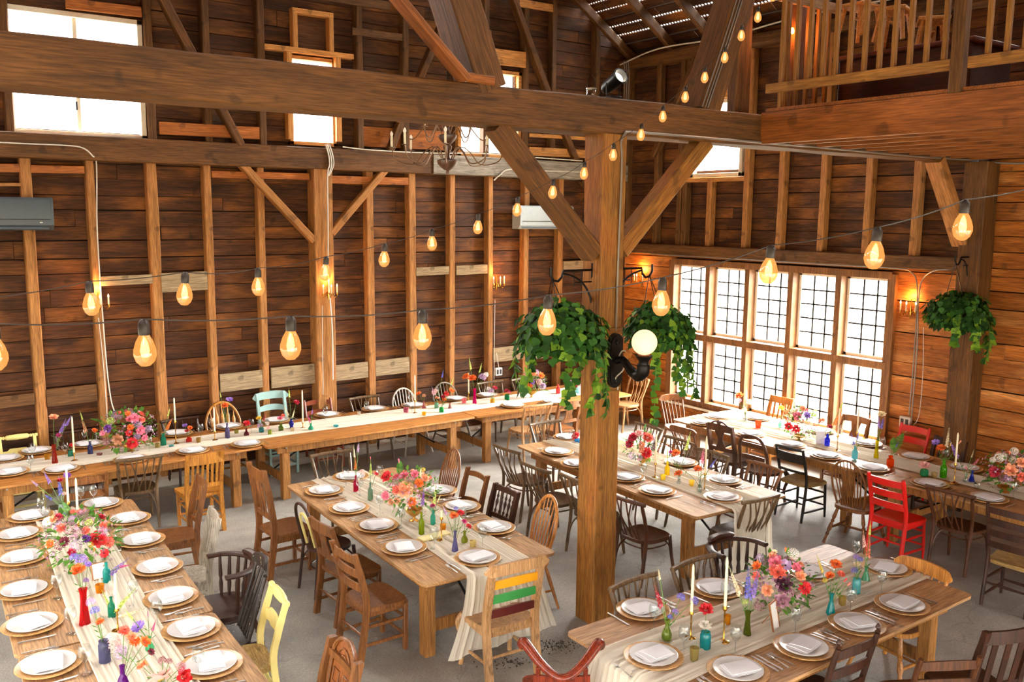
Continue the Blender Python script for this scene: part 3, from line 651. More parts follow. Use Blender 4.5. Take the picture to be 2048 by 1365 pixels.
        for i in range(n):
            x = -span/2+span*(i+.5)/n; za, zb = zl+.02, zc-k.get('ch', .1)/2+.005
            ya = yb(d, za, ht, .1)-.02*(1-(x/(w/2))**2); y2 = yb(d, zb, ht, .1)-.022*(1-(x/(w/2))**2)
            if k.get('turned'): A('spindle', T((x, ya, za), (x, y2, zb), [(0, .006), (.12, .014), (.2, .006), (.3, .008), (.5, .018), (.65, .007), (.75, .015), (.85, .007), (1, .007)]))
            else: A('slat', MB().bar((x, ya, za), (x, y2, zb), sw, .01, (0, 1, 0), .002))
        for sx in (-1, 1): A('apron', MB().box((sx*(w/2-.035), 0, .395), (.02, d-.06, .06), None, .003))
        A('apron', MB().box((0, d/2-.035, .395), (w-.06, .02, .06), None, .003))
        if k.get('panel'): A('back_panel', curve_rail(w-.08, .78, yb(d, .78, ht, .1), .02, .1, .016))
    elif kind == 'splat':
        w, d, ht = .44, .42, k.get('ht', .92); A('seat', seat_mb('square', w, d, t=.032, dish=.006)); AA(legs_of(k.get('leg', 'straight'), w, d, rear=False)); AA(posts(w, d, ht-.01, .02, sq=True, rake=.1))
        zc = ht-.05; A('crest_rail', curve_rail(w-.03, zc, yb(d, zc, ht, .1), .03, .09, .022, crest=k.get('crest', .01), dip=k.get('dip', 0)))
        A('lower_rail', curve_rail(w-.06, .6, yb(d, .6, ht, .1), .02, .05, .018))
        za, zb = .61, zc-.03; mb = MB(); rows = []
        for i in range(9):
            t = i/8; z = za+(zb-za)*t; hw = .055+.02*math.cos(t*2*PI) if k.get('vase') else .05+.025*abs(t-.5)*2
            rows.append([V((x, yb(d, z, ht, .1)-.018, z)) for x in (-hw, hw)])
        vs = []; 
        for a, b in rows: vs += [a+V((0, -.006, 0)), b+V((0, -.006, 0)), b+V((0, .006, 0)), a+V((0, .006, 0))]
        mb.add(vs, [(i*4+j, i*4+(j+1) % 4, (i+1)*4+(j+1) % 4, (i+1)*4+j) for i in range(8) for j in range(4)]); A('splat', mb)
        if k.get('fret'):
            for s in (-1, 1): A('crest_scroll', MB().tube(crom([(s*.02, yb(d, ht, ht)-.02, ht+.04), (s*.08, yb(d, ht, ht)-.02, ht+.025), (s*.15, yb(d, ht, ht)-.01, ht-.02)], 4), .012, 6))
            A('crest_knob', MB().lathe([(.005, 0), (.03, .02), (.03, .05), (.004, .065)], 10, c=(0, yb(d, ht, ht)-.025, ht-.005)))
        for sx in (-1, 1): A('apron', MB().box((sx*(w/2-.035), 0, .395), (.02, d-.06, .06), None, .003))
    elif kind == 'arm':          # captain's chair: low curved arm rail
        w, d, ht = .5, .46, k.get('ht', .78); A('seat', seat_mb('saddle', w, d, t=.04, dish=.016)); AA(legs_of('turned', w, d))
        pts = [V((math.cos(a)*.27, .02+math.sin(a)*.27, ht+(.0 if math.sin(a) > -.3 else .0))) for a in [PI*(-.08)-PI*.84*i/18 for i in range(19)]]
        pts = [pts[0]+V((0, .1, 0))]+pts+[pts[-1]+V((0, .1, 0))]
        A('arm_rail', MB().tube(pts, .034, 10, flat=.55))
        mid = [p+V((0, -.005, .035)) for p in pts[6:15]]; A('top_rail', MB().tube(mid, [.015]+[.034]*7+[.015], 8, flat=.85))
        for i in range(1, 20, 2):
            p = pts[i]; A('spindle', T(V((p.x*.83, p.y*.78, .44)), p, [(0, .011), (.3, .018), (.42, .011), (.5, .017), (1, .011)]))
    elif kind == 'crest':        # spindle back with a shaped crest
        w, d, ht = .44, .42, k.get('ht', .9); A('seat', seat_mb(k.get('seat', 'saddle'), w, d, t=.036, dish=.012)); AA(legs_of(k.get('leg', 'turned'), w, d))
        zc = ht-.04; cw = k.get('cw', .44); A('crest_rail', curve_rail(cw, zc, -.30, .05, k.get('ch', .085), .024, crest=.015, ends=.3))
        n = k.get('n', 5)
        for i in range(n):
            u = -1+2*i/(n-1); xt = u*(cw/2-.04); xb = u*.16; a, b = V((xb, -.17, .45)), V((xt, -.30-.05*(1-(2*xt/cw)**2), zc-.02))
            o = abs(u) > .99
            A('back_post' if o else 'spindle', T(a, b, [(0, .012), (.2, .018), (.3, .011), (.5, .019), (.65, .012), (1, .013)] if o else ([(0, .006), (.4, .009), (1, .006)] if not k.get('fatsp') else [(0, .009), (.3, .014), (1, .008)])))
    elif kind == 'cafe':
        w, d, ht = .42, .42, .9; A('seat', seat_mb('round', w, d, t=.03, dish=.012)); AA(legs_of('bent', w, d, rear=False))
        def loop(hw, z0, z1, y0, y1, e): return [V((-math.cos(a)*hw*(1 if 0 else (.75+.25*math.sin(a))), y0+(y1-y0)*math.sin(a)**.6, z0+(z1-z0)*max(0, math.sin(a))**e)) for a in [PI*i/22 for i in range(23)]]
        o = loop(.2, .45, ht, -.19, -.29, .6); A('back_hoop', MB().tube([V((-.17, -.24, 0))]+o+[V((.17, -.24, 0))], .0155, 8))
        A('inner_hoop', MB().tube(loop(.11, .47, ht-.1, -.185, -.27, .6), .013, 8), C_YEL, 'yellow painted inner hoop')
        A('seat_ring', MB().tube([V((.17*math.cos(a), .17*math.sin(a), .24)) for a in [2*PI*i/20 for i in range(21)]], .009, 6, cap=False))
    elif kind == 'yturn':        # yellow chair with turned top roll and a wide splat
        w, d, ht = .43, .4, .88; A('seat', seat_mb('trap', w, d, t=.045, dish=.02), C_RUSH, 'woven rush seat'); AA(legs_of('round', w, d, rear=False)); AA(posts(w, d, ht, .018, sq=True, rake=.1))
        y = yb(d, ht, ht, .1); A('top_rail', T((-.22, y, ht), (.22, y, ht), [(0, .018), (.05, .024), (.08, .014), (.11, .022), (.14, .014), (.17, .022), (.2, .014), (.25, .03), (.5, .036), (.75, .03), (.8, .014), (.83, .022), (.86, .014), (.89, .022), (.92, .014), (.95, .024), (1, .018)], 12))
        z = .68; mb = MB(); vs = []
        for i in range(13):
            u = -1+i/6; x = u*(w/2-.04); h = .07 if abs(u) < .65 else .045; yy = yb(d, z, ht, .1)-.02*(1-u*u); vs += [V((x, yy-.006, z-h)), V((x, yy+.006, z-h)), V((x, yy+.006, z+h)), V((x, yy-.006, z+h))]
        mb.add(vs, [(i*4+j, i*4+(j+1) % 4, (i+1)*4+(j+1) % 4, (i+1)*4+j) for i in range(12) for j in range(4)]+[(3, 2, 1, 0), tuple(48+j for j in range(4))]); A('splat', mb)
    elif kind == 'carved':
        w, d, ht = .46, .44, 1.02; A('seat', seat_mb('square', w, d, t=.04)); AA(legs_of('straight', w, d, rear=False)); AA(posts(w, d, ht-.04, .024, sq=True, rake=.1))
        M = Matrix(((1, 0, 0), (0, -math.sin(.2), -math.cos(.2)), (0, math.cos(.2), -math.sin(.2))))
        ol = [(-.15, 0), (.15, 0), (.15, .32)]+[(.15*math.cos(a), .34+.15*math.sin(a)) for a in [PI*i/14 for i in range(1, 14)]]+[(-.15, .32)]
        A('back_panel', MB().prism(ol, .022, M, (0, -.22, .55)), wd('#6c3a18', '#9a5a28'), 'carved back panel with an arched top')
        arch = [(.15*math.cos(a), .34+.15*math.sin(a)) for a in [PI*i/16 for i in range(17)]]
        A('arch_rim', MB().tube([M @ V((x, y, -.01))+V((0, -.22, .55)) for x, y in [(.15, 0)]+arch+[(-.15, 0)]], .014, 6))
        for r0 in (.05, .09): A('carving', MB().tube([M @ V((x*r0/.15, .34+(y-.34)*r0/.15, -.004))+V((0, -.22, .55)) for x, y in arch], .006, 5))
        for sx in (-1, 1):
            for zz in (.08, .2): A('carving', MB().tube([M @ V((x, y, -.004))+V((0, -.22, .55)) for x, y in ((sx*.03, zz), (sx*.11, zz), (sx*.11, zz+.08), (sx*.03, zz+.08), (sx*.03, zz))], .005, 4))
        A('lower_rail', curve_rail(w-.06, .56, yb(d, .56, ht, .1), .01, .06, .02)); A('cross_rail', curve_rail(w-.06, .9, yb(d, .9, ht, .1), .01, .05, .02))
    elif kind == 'scroll':       # curule style back, red brown
        w, d, ht = .46, .44, .86; A('seat', seat_mb('square', w, d, t=.035)); AA(legs_of('round', w, d, rear=False)); AA(posts(w, d, .62, .018, sq=True, rake=.06), C_BLACK)
        y = -.30; A('top_rail', MB().tube(crom([(-.25, y+.14, ht+.0), (-.23, y+.11, ht+.02), (-.12, y-.0, ht-.07), (0, y-.08, ht-.11), (.12, y-.0, ht-.07), (.23, y+.11, ht+.02), (.25, y+.14, ht+.0)], 5), [.036]*4+[.036-.001*i for i in range(9)]+[.028]*5+[.028+.001*i for i in range(9)]+[.036]*4, 12))
        A('back_panel', curve_rail(w-.1, .66, -.28, .02, .12, .02)); 
        for s in (-1, 1): A('back_post', MB().bar((s*.15, -.24, .55), (s*.15, -.3, .78), .03, .02, (0, 1, 0)))
    elif kind == 'arch':         # rounded balloon arch
        w, d, ht = .44, .42, .92; A('seat', seat_mb('round', w, d, t=.035)); AA(legs_of('cab', w, d))
        o = [V((-math.copysign(abs(math.cos(a))**.55, math.cos(a))*.205, -.2-.1*math.sin(a)**.8, .45+(ht-.45)*math.sin(a)**.6)) for a in [PI*i/24 for i in range(25)]]
        A('back_hoop', MB().tube(o, .02, 8)); A('cross_rail', curve_rail(.33, .8, -.27, .02, .05, .016, crest=.01)); A('cross_rail', curve_rail(.33, .64, -.24, .02, .05, .016, crest=.01))
    elif kind == 'hitch':
        w, d, ht = .44, .42, .88; A('seat', seat_mb('trap', w, d, t=.03, dish=.02), C_RUSH, 'woven rush seat'); AA(legs_of('round', w, d, rear=False)); AA(posts(w, d, ht, .018, sq=False, rake=.1))
        y = yb(d, ht, ht, .1); A('top_rail', T((-.2, y, ht), (.2, y, ht), [(0, .014), (.3, .018), (.5, .024), (.7, .018), (1, .014)])); A('slat', curve_rail(w-.06, .77, yb(d, .77, ht, .1), .02, .11, .012)); A('slat', curve_rail(w-.06, .6, yb(d, .6, ht, .1), .02, .03, .012))
    elif kind == 'mission':
        w, d, ht = .44, .42, 1.12; A('seat', seat_mb('square', w, d, t=.03, dish=.002)); AA(legs_of('straight', w, d, rear=False)); AA(posts(w, d, ht, .022, sq=True, rake=.09))
        A('crest_rail', curve_rail(w-.05, ht-.09, yb(d, ht-.09, ht, .09), .0, .11, .02)); A('lower_rail', curve_rail(w-.05, .62, yb(d, .62, ht, .09), .0, .05, .02))
        for x in (-.06, 0, .06): A('slat', MB().bar((x, yb(d, .63, ht, .09), .63), (x, yb(d, 1.0, ht, .09), ht-.13), .035, .01, (0, 1, 0), .002))
        for sx in (-1, 1): A('apron', MB().box((sx*(w/2-.03), 0, .39), (.02, d-.05, .07), None, .003))
        A('apron', MB().box((0, d/2-.03, .39), (w-.06, .02, .07), None, .003))
    return P
_CH = {}
HT = {'vback': (.86, -.33), 'hoop': (1.0, -.28), 'ladder': (.92, -.28), 'slat': (.9, -.28), 'splat': (.9, -.28), 'arm': (.8, -.25), 'crest': (.87, -.33), 'cafe': (.9, -.29), 'yturn': (.88, -.28), 'carved': (1.04, -.3), 'scroll': (.78, -.3), 'arch': (.92, -.29), 'hitch': (.88, -.28), 'mission': (1.1, -.28)}
def chair(kind, m, px, py, deg, label, name='dining_chair', group=None, zt=None, push=0, pos=None, **k):
    """deg: direction the chair faces, 0 = +y (away along the long side), 90 = +x"""
    key = (kind, m.name, tuple(sorted((a, str(b)) for a, b in k.items())))
    if key not in _CH: _CH[key] = [(n, mb.mesh(n, mt), lab) for n, mb, mt, lab in chair_parts(kind, m, **k)]
    zt0, yt = HT[kind]; z = zt or (k.get('ht', zt0)-(.02 if kind in ('ladder', 'slat', 'splat') else 0))
    a = math.radians(deg); fw = V((math.sin(a), math.cos(a), 0))
    if pos: p = V((pos[0], pos[1], 0))
    else: p = onz(px, py, z); p = V((p.x, p.y, 0))-fw*yt+fw*push
    root = empty(name, p, -a, label=label, cat='chair', group=group)
    for n, me, lab in _CH[key]: link(n, me, root, label=lab)
    return root
G = 'brown bentwood chairs with crossed back rods'
VB = dict(name='bentwood_chair', group=G)
def vb(px, py, deg, where, m=C_OLIVE, **k): return chair('vback', m, px, py, deg, 'crossed-rod bentwood chair, '+where, name='bentwood_chair', group=G, **k)
# --- against the long wall, facing the room
chair('yturn', C_YEL, 22, 862, 180, 'pale yellow chair with a turned top roll on the wall side of the long table', zt=.95, pos=(1.28, 11.72))
vb(0, 0, 180, 'on the wall side beside the pale yellow chair', C_DK, pos=(1.92, 11.68))
vb(0, 0, 176, 'wall side, between the wall bouquet and the golden hoop chair', C_DK, pos=(3.2, 11.66))
chair('hoop', C_OAK, 0, 0, 180, 'golden hoop back chair with broad arrow spindles against the long wall', name='windsor_chair', pos=(3.74, 11.7), ht=1.02, sp=5, arrow=1, hw=.25, fat=1)
chair('ladder', C_BLUE, 0, 0, 180, 'light blue painted ladder back chair against the long wall', pos=(4.44, 11.72), slats=2, big=1, ht=1.08, z0=.85, sh=.07, crest=.03)
chair('ladder', C_RED, 0, 0, 183, 'red brown chair standing in front of the wide wall post', pos=(5.1, 11.66), slats=2, ht=.92, z0=.72, sh=.06, leg='round')
vb(0, 0, 180, 'against the long wall, next to the white hoop chair', C_OLIVE, pos=(5.86, 11.64))
chair('hoop', C_WHITE, 0, 0, 180, 'white painted hoop back windsor chair against the long wall', name='windsor_chair', pos=(6.5, 11.65), ht=.93, sp=7, hw=.22)
chair('hoop', C_GREY, 0, 0, 180, 'weathered grey hoop back windsor chair against the long wall', name='windsor_chair', pos=(7.22, 11.62), ht=.95, sp=7, hw=.24)
vb(0, 0, 182, 'against the long wall under the white outlet box', C_OLIVE, pos=(8.1, 11.6))
vb(0, 0, 176, 'on the wall side behind the compote bouquet', C_OLIVE, pos=(8.78, 11.58))
# --- near side of the long wall table
chair('ladder', C_TEAK, 172, 955, 0, 'brown chair with a wavy crest behind the front bouquet', slats=2, ht=.9, dip=.012, z0=.68, crest=.01, sh=.07)
vb(280, 918, 2, 'pulled up to the long wall table beside the golden slat chair', C_OLIVE)
chair('slat', C_OAK, 410, 910, 0, 'golden oak slat back chair at the near side of the long wall table', n=6, ch=.12, ht=.94, sw=.028)
vb(1078, 812, 4, 'near side of the corner table, beside the orange slat chair', C_LT)
chair('splat', C_TEAK, 1140, 806, 2, 'orange brown chair with a broad back board beside the square post', ht=.9)
vb(1246, 775, -88, 'pale one at the end of the corner table, seen beside the post', C_LT, pos=(10.2, 10.9))
# --- middle table
vb(660, 906, 182, 'at the far head of the middle table', C_OLIVE)
chair('mission', C_TEAK, 512, 937, 88, 'tall square slat back chair, first at the middle table opposite the bentwoods', push=.0)
chair('cafe', C_DK, 600, 1008, 86, 'dark bentwood cafe chair with a yellow painted inner hoop', name='cafe_chair')
chair('splat', C_MED, 643, 1048, 86, 'brown chair with a wide centre splat beside the three slat chair', ht=.92)
chair('ladder', C_TEAK, 687, 1100, 88, 'brown ladder back chair with three wavy slats and a plank seat', slats=3, ht=.93, dip=.008, z0=.62, sh=.06, crest=.012)
chair('hoop', C_TEAK, 908, 900, -88, 'light brown hoop back windsor chair, far one at the middle table', name='windsor_chair', ht=1.02, sp=8, hw=.2)
chair('ladder', C_MED, 955, 947, -88, 'plain brown chair with one back rail beside the turned spindle chair', slats=2, ht=.93, z0=.6, sh=.05)
chair('slat', C_DK, 1012, 980, -90, 'dark chair with a short row of turned back spindles', n=5, turned=1, ht=.92, ch=.06, dip=.01, zl=.62, seat='round')
chair('hoop', C_GOLD, 1100, 993, -84, 'golden hoop back windsor chair beside the square post', name='windsor_chair', ht=1.0, sp=6, hw=.2, fat=1)
chair('ladder', C_LT, 1036, 1125, 4, 'pale wood chair with yellow, green and dark red back slats', slats=4, big=1, ht=1.0, z0=.57, sh=.06, crest=.02, leg='cab', w=.5, sq=1, r=.024,
      cols=[(plain('#5e1f1a', .3), 'dark red slat'), (plain('#3f9a4c', .35), 'green slat'), (plain('#f0a81e', .3), 'yellow slat'), None])
# --- table behind the post
vb(1088, 845, 184, 'at the far head of the table behind the square post', C_OLIVE)
vb(1010, 900, 86, 'first of the three in a row between the middle tables', C_OLIVE)
vb(1066, 936, 88, 'second of the three in a row between the middle tables', C_OLIVE)
vb(1146, 960, 90, 'third of the three in a row, close to the square post', C_OLIVE)
vb(1246, 1000, 86, 'half hidden behind the square post, dark round seat showing', C_BRN)
vb(1300, 853, -88, 'window side of the table behind the post, farthest', C_OLIVE)
vb(1361, 880, -88, 'window side of the table behind the post, next to the farthest', C_OLIVE)
vb(1430, 906, -88, 'window side of the table behind the post, before the black chair', C_OLIVE)
vb(1533, 932, -86, 'window side of the table behind the post, beside the black chair', C_MED)
vb(1527, 1000, 4, 'at the near head of the table behind the post, runner beside it', C_OLIVE)
# --- window table
chair('crest', C_MED, 1363, 862, 88, 'brown chair with a low curved crest at the far end of the window table', zt=.8, ht=.84, n=6, cw=.46)
chair('splat', C_BRN, 1440, 852, 86, 'brown chair with a carved fretwork crest at the window table', ht=.94, fret=1, vase=1)
chair('arch', C_BRN, 1503, 873, 86, 'brown chair with a rounded arch back at the window table')
chair('hitch', C_BLACK, 1580, 897, 90, 'black painted chair with a rush seat and a wide back slat')
chair('hoop', C_MED, 1695, 922, 84, 'brown fan shaped hoop back windsor chair beside the red chair', name='windsor_chair', ht=1.0, sp=9, hw=.21, fan=1, leg='turned')
chair('ladder', C_RPT, 1772, 957, 90, 'bright red ladder back chair, pulled up to the window table', slats=3, ht=.93, leg='round', r=.023, z0=.62, sh=.07, crest=.0)
vb(1897, 985, 88, 'beside the bright red ladder back chair', C_BRN)
chair('ladder', C_DK, 2020, 1022, 88, 'dark ladder back chair with a rush seat at the picture edge', slats=4, ht=1.0, leg='round', rush=1, z0=.6, sh=.055, crest=.01)
chair('crest', C_TEAK, 1395, 812, 200, 'brown crest rail chair at the far head of the window table', pos=(9.75, 9.2), ht=.86, n=7)
chair('slat', C_GOLD, 1570, 802, -90, 'orange slat back chair in front of the leaded window', pos=(10.62, 8.25), ht=.94, n=4)
chair('splat', C_TEAK, 1700, 852, -92, 'brown chair in front of the leaded window beside the red one', pos=(10.55, 6.95), ht=.9)
chair('ladder', C_RPT, 1780, 850, -88, 'red chair between the window table and the orange wall', pos=(10.52, 6.1), slats=2, ht=.95, z0=.75, sh=.08, leg='round', crest=0)
chair('slat', C_DK, 1870, 895, -92, 'dark brown chair by the foot of the dark wall post', pos=(10.5, 5.6), ht=.88, n=4)
# --- front table by the window side
vb(1262, 1160, 178, 'at the front table beside the foot of the square post', C_OLIVE)
vb(1381, 1122, 178, 'at the front table next to the round shouldered armchair', C_OLIVE)
chair('arm', C_DK, 1492, 1108, 182, 'dark round shouldered armchair behind the front bouquet', name='captains_chair', pos=(5.82, 4.75), ht=.8)
chair('crest', C_GOLD, 1850, 1130, -86, 'golden low back chair with turned legs at the head of the front table', ht=.84, n=7, cw=.5, ch=.1)
chair('ladder', C_DK, 1715, 1288, 2, 'dark ladder back chair with pointed finials at the front table', slats=3, ht=.95, fin=1, z0=.6, leg='round', r=.02, w=.46)
chair('ladder', C_BRN, 1900, 1322, 30, 'brown chair cut by the bottom edge, in front of the front table', slats=2, ht=.86, z0=.66, leg='round')
chair('slat', C_DK, 2020, 1262, 20, 'dark slat back chair in the bottom corner beyond the front table', n=3, ht=.98, sw=.05, ch=.09)
chair('scroll', C_MAH, 1124, 1336, 36, 'polished red brown chair with a rolled scroll top rail', )
# --- front long table
chair('slat', C_TEAK, 402, 962, -84, 'golden brown slat chair, farthest at the front long table', ht=.98, n=4, ch=.08, leg='splay', sw=.02)
chair('slat', C_WGR, 428, 1030, -82, 'weathered white and grey slat back chair with worn paint', ht=.98, n=5, ch=.08, leg='splay')
chair('arm', C_DK, 440, 1108, -88, 'dark polished captains chair with a curved arm rail', name='captains_chair', pos=(2.12, 6.9))
chair('crest', C_BLK, 525, 1120, -84, 'black spindle chair with chipped paint beside the yellow one', ht=1.0, n=6, cw=.36, ch=.1, fatsp=1)
chair('yturn', C_YEL, 558, 1188, -84, 'yellow chair with a rush seat and a turned top roll')
chair('carved', C_MED, 690, 1280, -88, 'carved brown chair with an arched back panel')
chair('ladder', C_DK, 0, 1290, 88, 'dark chair at the outer side of the front long table', pos=(.12, 6.05), slats=3, ht=.95)
# ------------------------------------------------------------------ tables
W_TT = wood('#9c7046', '#c29a6c', 'y', .5, 1, isl=.12, bump=.1, blotch=.35, c3='#a87c50', name='farm_table_top')
W_TTX = wood('#a0724a', '#c89e70', 'x', .5, 1, isl=.12, bump=.1, blotch=.35, name='farm_table_top')
W_TTO = wood('#9a5f28', '#c88a48', 'x', .5, 1, isl=.12, bump=.1, blotch=.35, name='wall_table_top')
W_TL = wood('#8a5a2a', '#b98346', 'z', .55, 1, bump=.15, blotch=.4, name='table_leg_wood')
BOLT = plain('#c8c4bc', .3, 1., name='bolt')
TZ = .745
def table(x0, x1, y0, y1, skew, lab, along='y', mt=None, inset=.22, legs=((0, 0), (0, 1), (1, 0), (1, 1)), str_=(0, 1)):
    """farm table: plank top, apron, square legs, low cross rails; skew turns it about its centre (degrees)"""
    cx, cy = (x0+x1)/2, (y0+y1)/2; root = empty('farm_table', (cx, cy, 0), math.radians(skew), label=lab, cat='table', group=None)
    w, l = (x1-x0, y1-y0) if along == 'y' else (y1-y0, x1-x0); mt = mt or (W_TT if along == 'y' else W_TTX)
    Q = (lambda a, b, z: V((a, b, z))) if along == 'y' else (lambda a, b, z: V((b, a, z)))
    D = (lambda a, b, z: (a, b, z)) if along == 'y' else (lambda a, b, z: (b, a, z))
    top = MB(); n = 6; bw = w/n
    for i in range(n):
        a0 = -w/2+i*bw+.0015; a1 = a0+bw-.003; c = .045
        o = [(a0, -l/2), (a1, -l/2), (a1, l/2), (a0, l/2)]
        if i == 0: o = [(a0, -l/2+c), (a0+.013, -l/2+.013), (a0+c, -l/2), (a1, -l/2), (a1, l/2), (a0+c, l/2), (a0+.013, l/2-.013), (a0, l/2-c)]
        if i == n-1: o = [(a0, -l/2), (a1-c, -l/2), (a1-.013, -l/2+.013), (a1, -l/2+c), (a1, l/2-c), (a1-.013, l/2-.013), (a1-c, l/2), (a0, l/2)]
        if along != 'y': o = [(b, a) for a, b in o][::-1]
        top.prism(o, .024, z0=TZ-.024)
    top.obj('tabletop', mt, root)
    ap = .11; ix, iy = w/2-.12, l/2-inset
    for s in (-1, 1):
        MB().box(Q(s*ix, 0, TZ-.024-ap/2), D(.03, 2*iy+.1, ap), None, .003).obj('apron', W_TL, root)
        MB().box(Q(0, s*iy, TZ-.024-ap/2), D(2*ix-.03, .03, ap), None, .003).obj('apron', W_TL, root)
        for t in (-1, 1): MB().lathe([(.0, 0), (.011, 0), (.009, .006), (0, .008)], 8, Matrix.Rotation(PI/2 if along != 'y' else 0, 3, 'Z') @ Matrix.Rotation(s*PI/2*(1 if along == 'y' else -1)*1, 3, 'Y') if along == 'y' else Matrix.Rotation(-s*PI/2, 3, 'X'), Q(s*(ix+.0155), t*(iy-.06), TZ-.07)).obj('bolt', BOLT, root)
    for i, j in legs:
        MB().box(Q((-1, 1)[i]*(ix-.065), (-1, 1)[j]*(iy-.07), (TZ-.03)/2), D(.1, .1, TZ-.03), None, .004).obj('leg', W_TL, root)
    for j in str_: MB().box(Q(0, (-1, 1)[j]*(iy-.07), .24), D(2*ix-.22, .035, .1), None, .004).obj('cross_rail', W_TL, root)
    for j in (-1, 1): MB().bar(Q(0, j*(iy-.09), .28), Q(0, j*(iy-.75), TZ-.06), .02, .02, (1, 0, 0) if along == 'y' else (0, 1, 0)).obj('folding_strut', IRON, root)
    return root
table(3.34, 4.62, 5.7, 8.76, -1.7, 'farm table in the middle with the peach bouquet and multicolour chair')
table(3.71, 6.68, 3.2, 4.5, 0, 'farm table at the front with a dark finial chair at its near side', 'x', W_TTX)
table(.62, 1.89, 6.22, 9.23, -2.2, 'far section of the front long table with the big fern bouquet')
table(.54, 1.79, 3.2, 6.2, -1.2, 'near section of the front long table beside the yellow rush chair')
table(6.3, 7.6, 5.6, 8.72, -2.4, 'farm table behind the square post, runner hanging from its near end')
table(9.0, 10.32, 5.62, 8.68, -2.0, 'window table, far section in front of the leaded window')
table(8.9, 10.24, 2.55, 5.6, -1.2, 'window table, section by the orange board wall')
table(.7, 3.73, 10.38, 11.62, 1.0, 'long wall table, section with the big wall bouquet', 'x', W_TTO)
table(3.77, 6.82, 10.35, 11.6, 0, 'long wall table, middle section with its bare front edge', 'x', W_TTO)
table(6.84, 9.8, 10.32, 11.55, -1.0, 'long wall table, corner section with the compote bouquet', 'x', W_TTO)
# ------------------------------------------------------------------ gauze runners
def cloth_mat():
    m, t, b = newmat('gauze'); N = t.nodes.new; L = t.links.new
    b.inputs['Base Color'].default_value = srgb('#efe8d6'); b.inputs['Roughness'].default_value = .9; b.inputs['Specular IOR Level'].default_value = .1
    tr = N('ShaderNodeBsdfTransparent'); tl = N('ShaderNodeBsdfTranslucent'); tl.inputs[0].default_value = srgb('#efe8d6')
    mx = N('ShaderNodeMixShader'); mx.inputs[0].default_value = .25; mx2 = N('ShaderNodeMixShader'); mx2.inputs[0].default_value = .1
    L(b.outputs[0], mx.inputs[1]); L(tl.outputs[0], mx.inputs[2]); L(mx.outputs[0], mx2.inputs[1]); L(tr.outputs[0], mx2.inputs[2]); L(mx2.outputs[0], t.nodes['Material Output'].inputs[0])
    return m
GAUZE = cloth_mat()
def runner(pts, w, lab, drop0=None, drop1=None, seed=0, amp=.013):
    """cloth along a centre line on the table; drop = (length, spread) of the part hanging over an end"""
    P = [V((p[0], p[1], TZ+.006)) for p in pts]; line = crom(P, 8); ws = [w]*len(line); fr = []
    if len(w if hasattr(w, '__len__') else ()) : ws = [w[0]+(w[1]-w[0])*i/(len(line)-1) for i in range(len(line))]
    def dr(end, nxt, D, w0):
        d = (end-nxt).normalized(); o = []; n = 12; L, sp = D
        for i in range(1, n+1):
            t = i/n; a = min(1, t*6); o.append((end+d*(.03+.03*min(1, t*3)+.02*t)+V((0, 0, -L*t if i > 1 else -.02)), w0*(1+sp*t), 1))
        return o
    A = [(p, ws[i], 0) for i, p in enumerate(line)]
    if drop1: A += dr(line[-1], line[-2], drop1, ws[-1])
    if drop0: A = dr(line[0], line[1], drop0, ws[0])[::-1]+A
    nx = 96; g = []
    for i, (p, wd_, hang) in enumerate(A):
        q = A[min(i+1, len(A)-1)][0]-A[max(i-1, 0)][0]; q2 = V((line[-1]-line[0])); q2.z = 0; q2.normalize(); side = V((q2.y, -q2.x, 0)); row = []
        for j in range(nx+1):
            u = -1+2*j/nx; s = i*.06
            f = noise.noise(V((u*8+seed, s*.35, seed)))+.6*noise.noise(V((u*20+seed, s*.5, 3)))
            e = .02*noise.noise(V((s*2, seed, 1 if u > 0 else 5)))
            if hang: row.append(p+side*(u*wd_/2+e)+q2*(f*.022)*(1 if i > len(A)/2 else -1)+V((0, 0, .03*noise.noise(V((u*3, seed, 9))) if i in (0, len(A)-1) else 0)))
            else: row.append(p+side*(u*wd_/2+e)+V((0, 0, max(0, f*amp*1.5+amp*.55))))
        g.append(row)
    o = MB().sheet(g).obj('table_runner', GAUZE, None, label=lab, cat='runner', group='cream gauze runners'); return o
runner([(3.98, 5.68), (4.02, 7), (3.98, 8.77)], .62, 'cream gauze runner on the middle table, hanging behind the multicolour chair', drop0=(.62, .75), drop1=(.25, .1), seed=3)
runner([(3.70, 3.85), (4.6, 3.86), (6.69, 3.86)], .62, 'cream gauze runner along the front table with the dark finial chair', drop0=(.45, .2), drop1=(.2, .1), seed=5)
runner([(1.14, 3.3), (1.18, 5), (1.22, 6.8), (1.32, 9.2)], .52, 'cream gauze runner along the front long table under the fern bouquet', seed=7)
runner([(6.93, 5.57), (7.0, 7), (7.0, 8.7)], .5, 'cream gauze runner hanging off the near end behind the post', drop0=(.62, .3), seed=9)
runner([(9.6, 8.66), (9.66, 6), (9.6, 2.6)], .5, 'cream gauze runner along the window table', seed=11)
runner([(.75, 11.0), (2.5, 11.02), (4.2, 11.06), (6.8, 11.0), (9.75, 10.98)], .55, 'long cream gauze runner along the wall tables', seed=13)
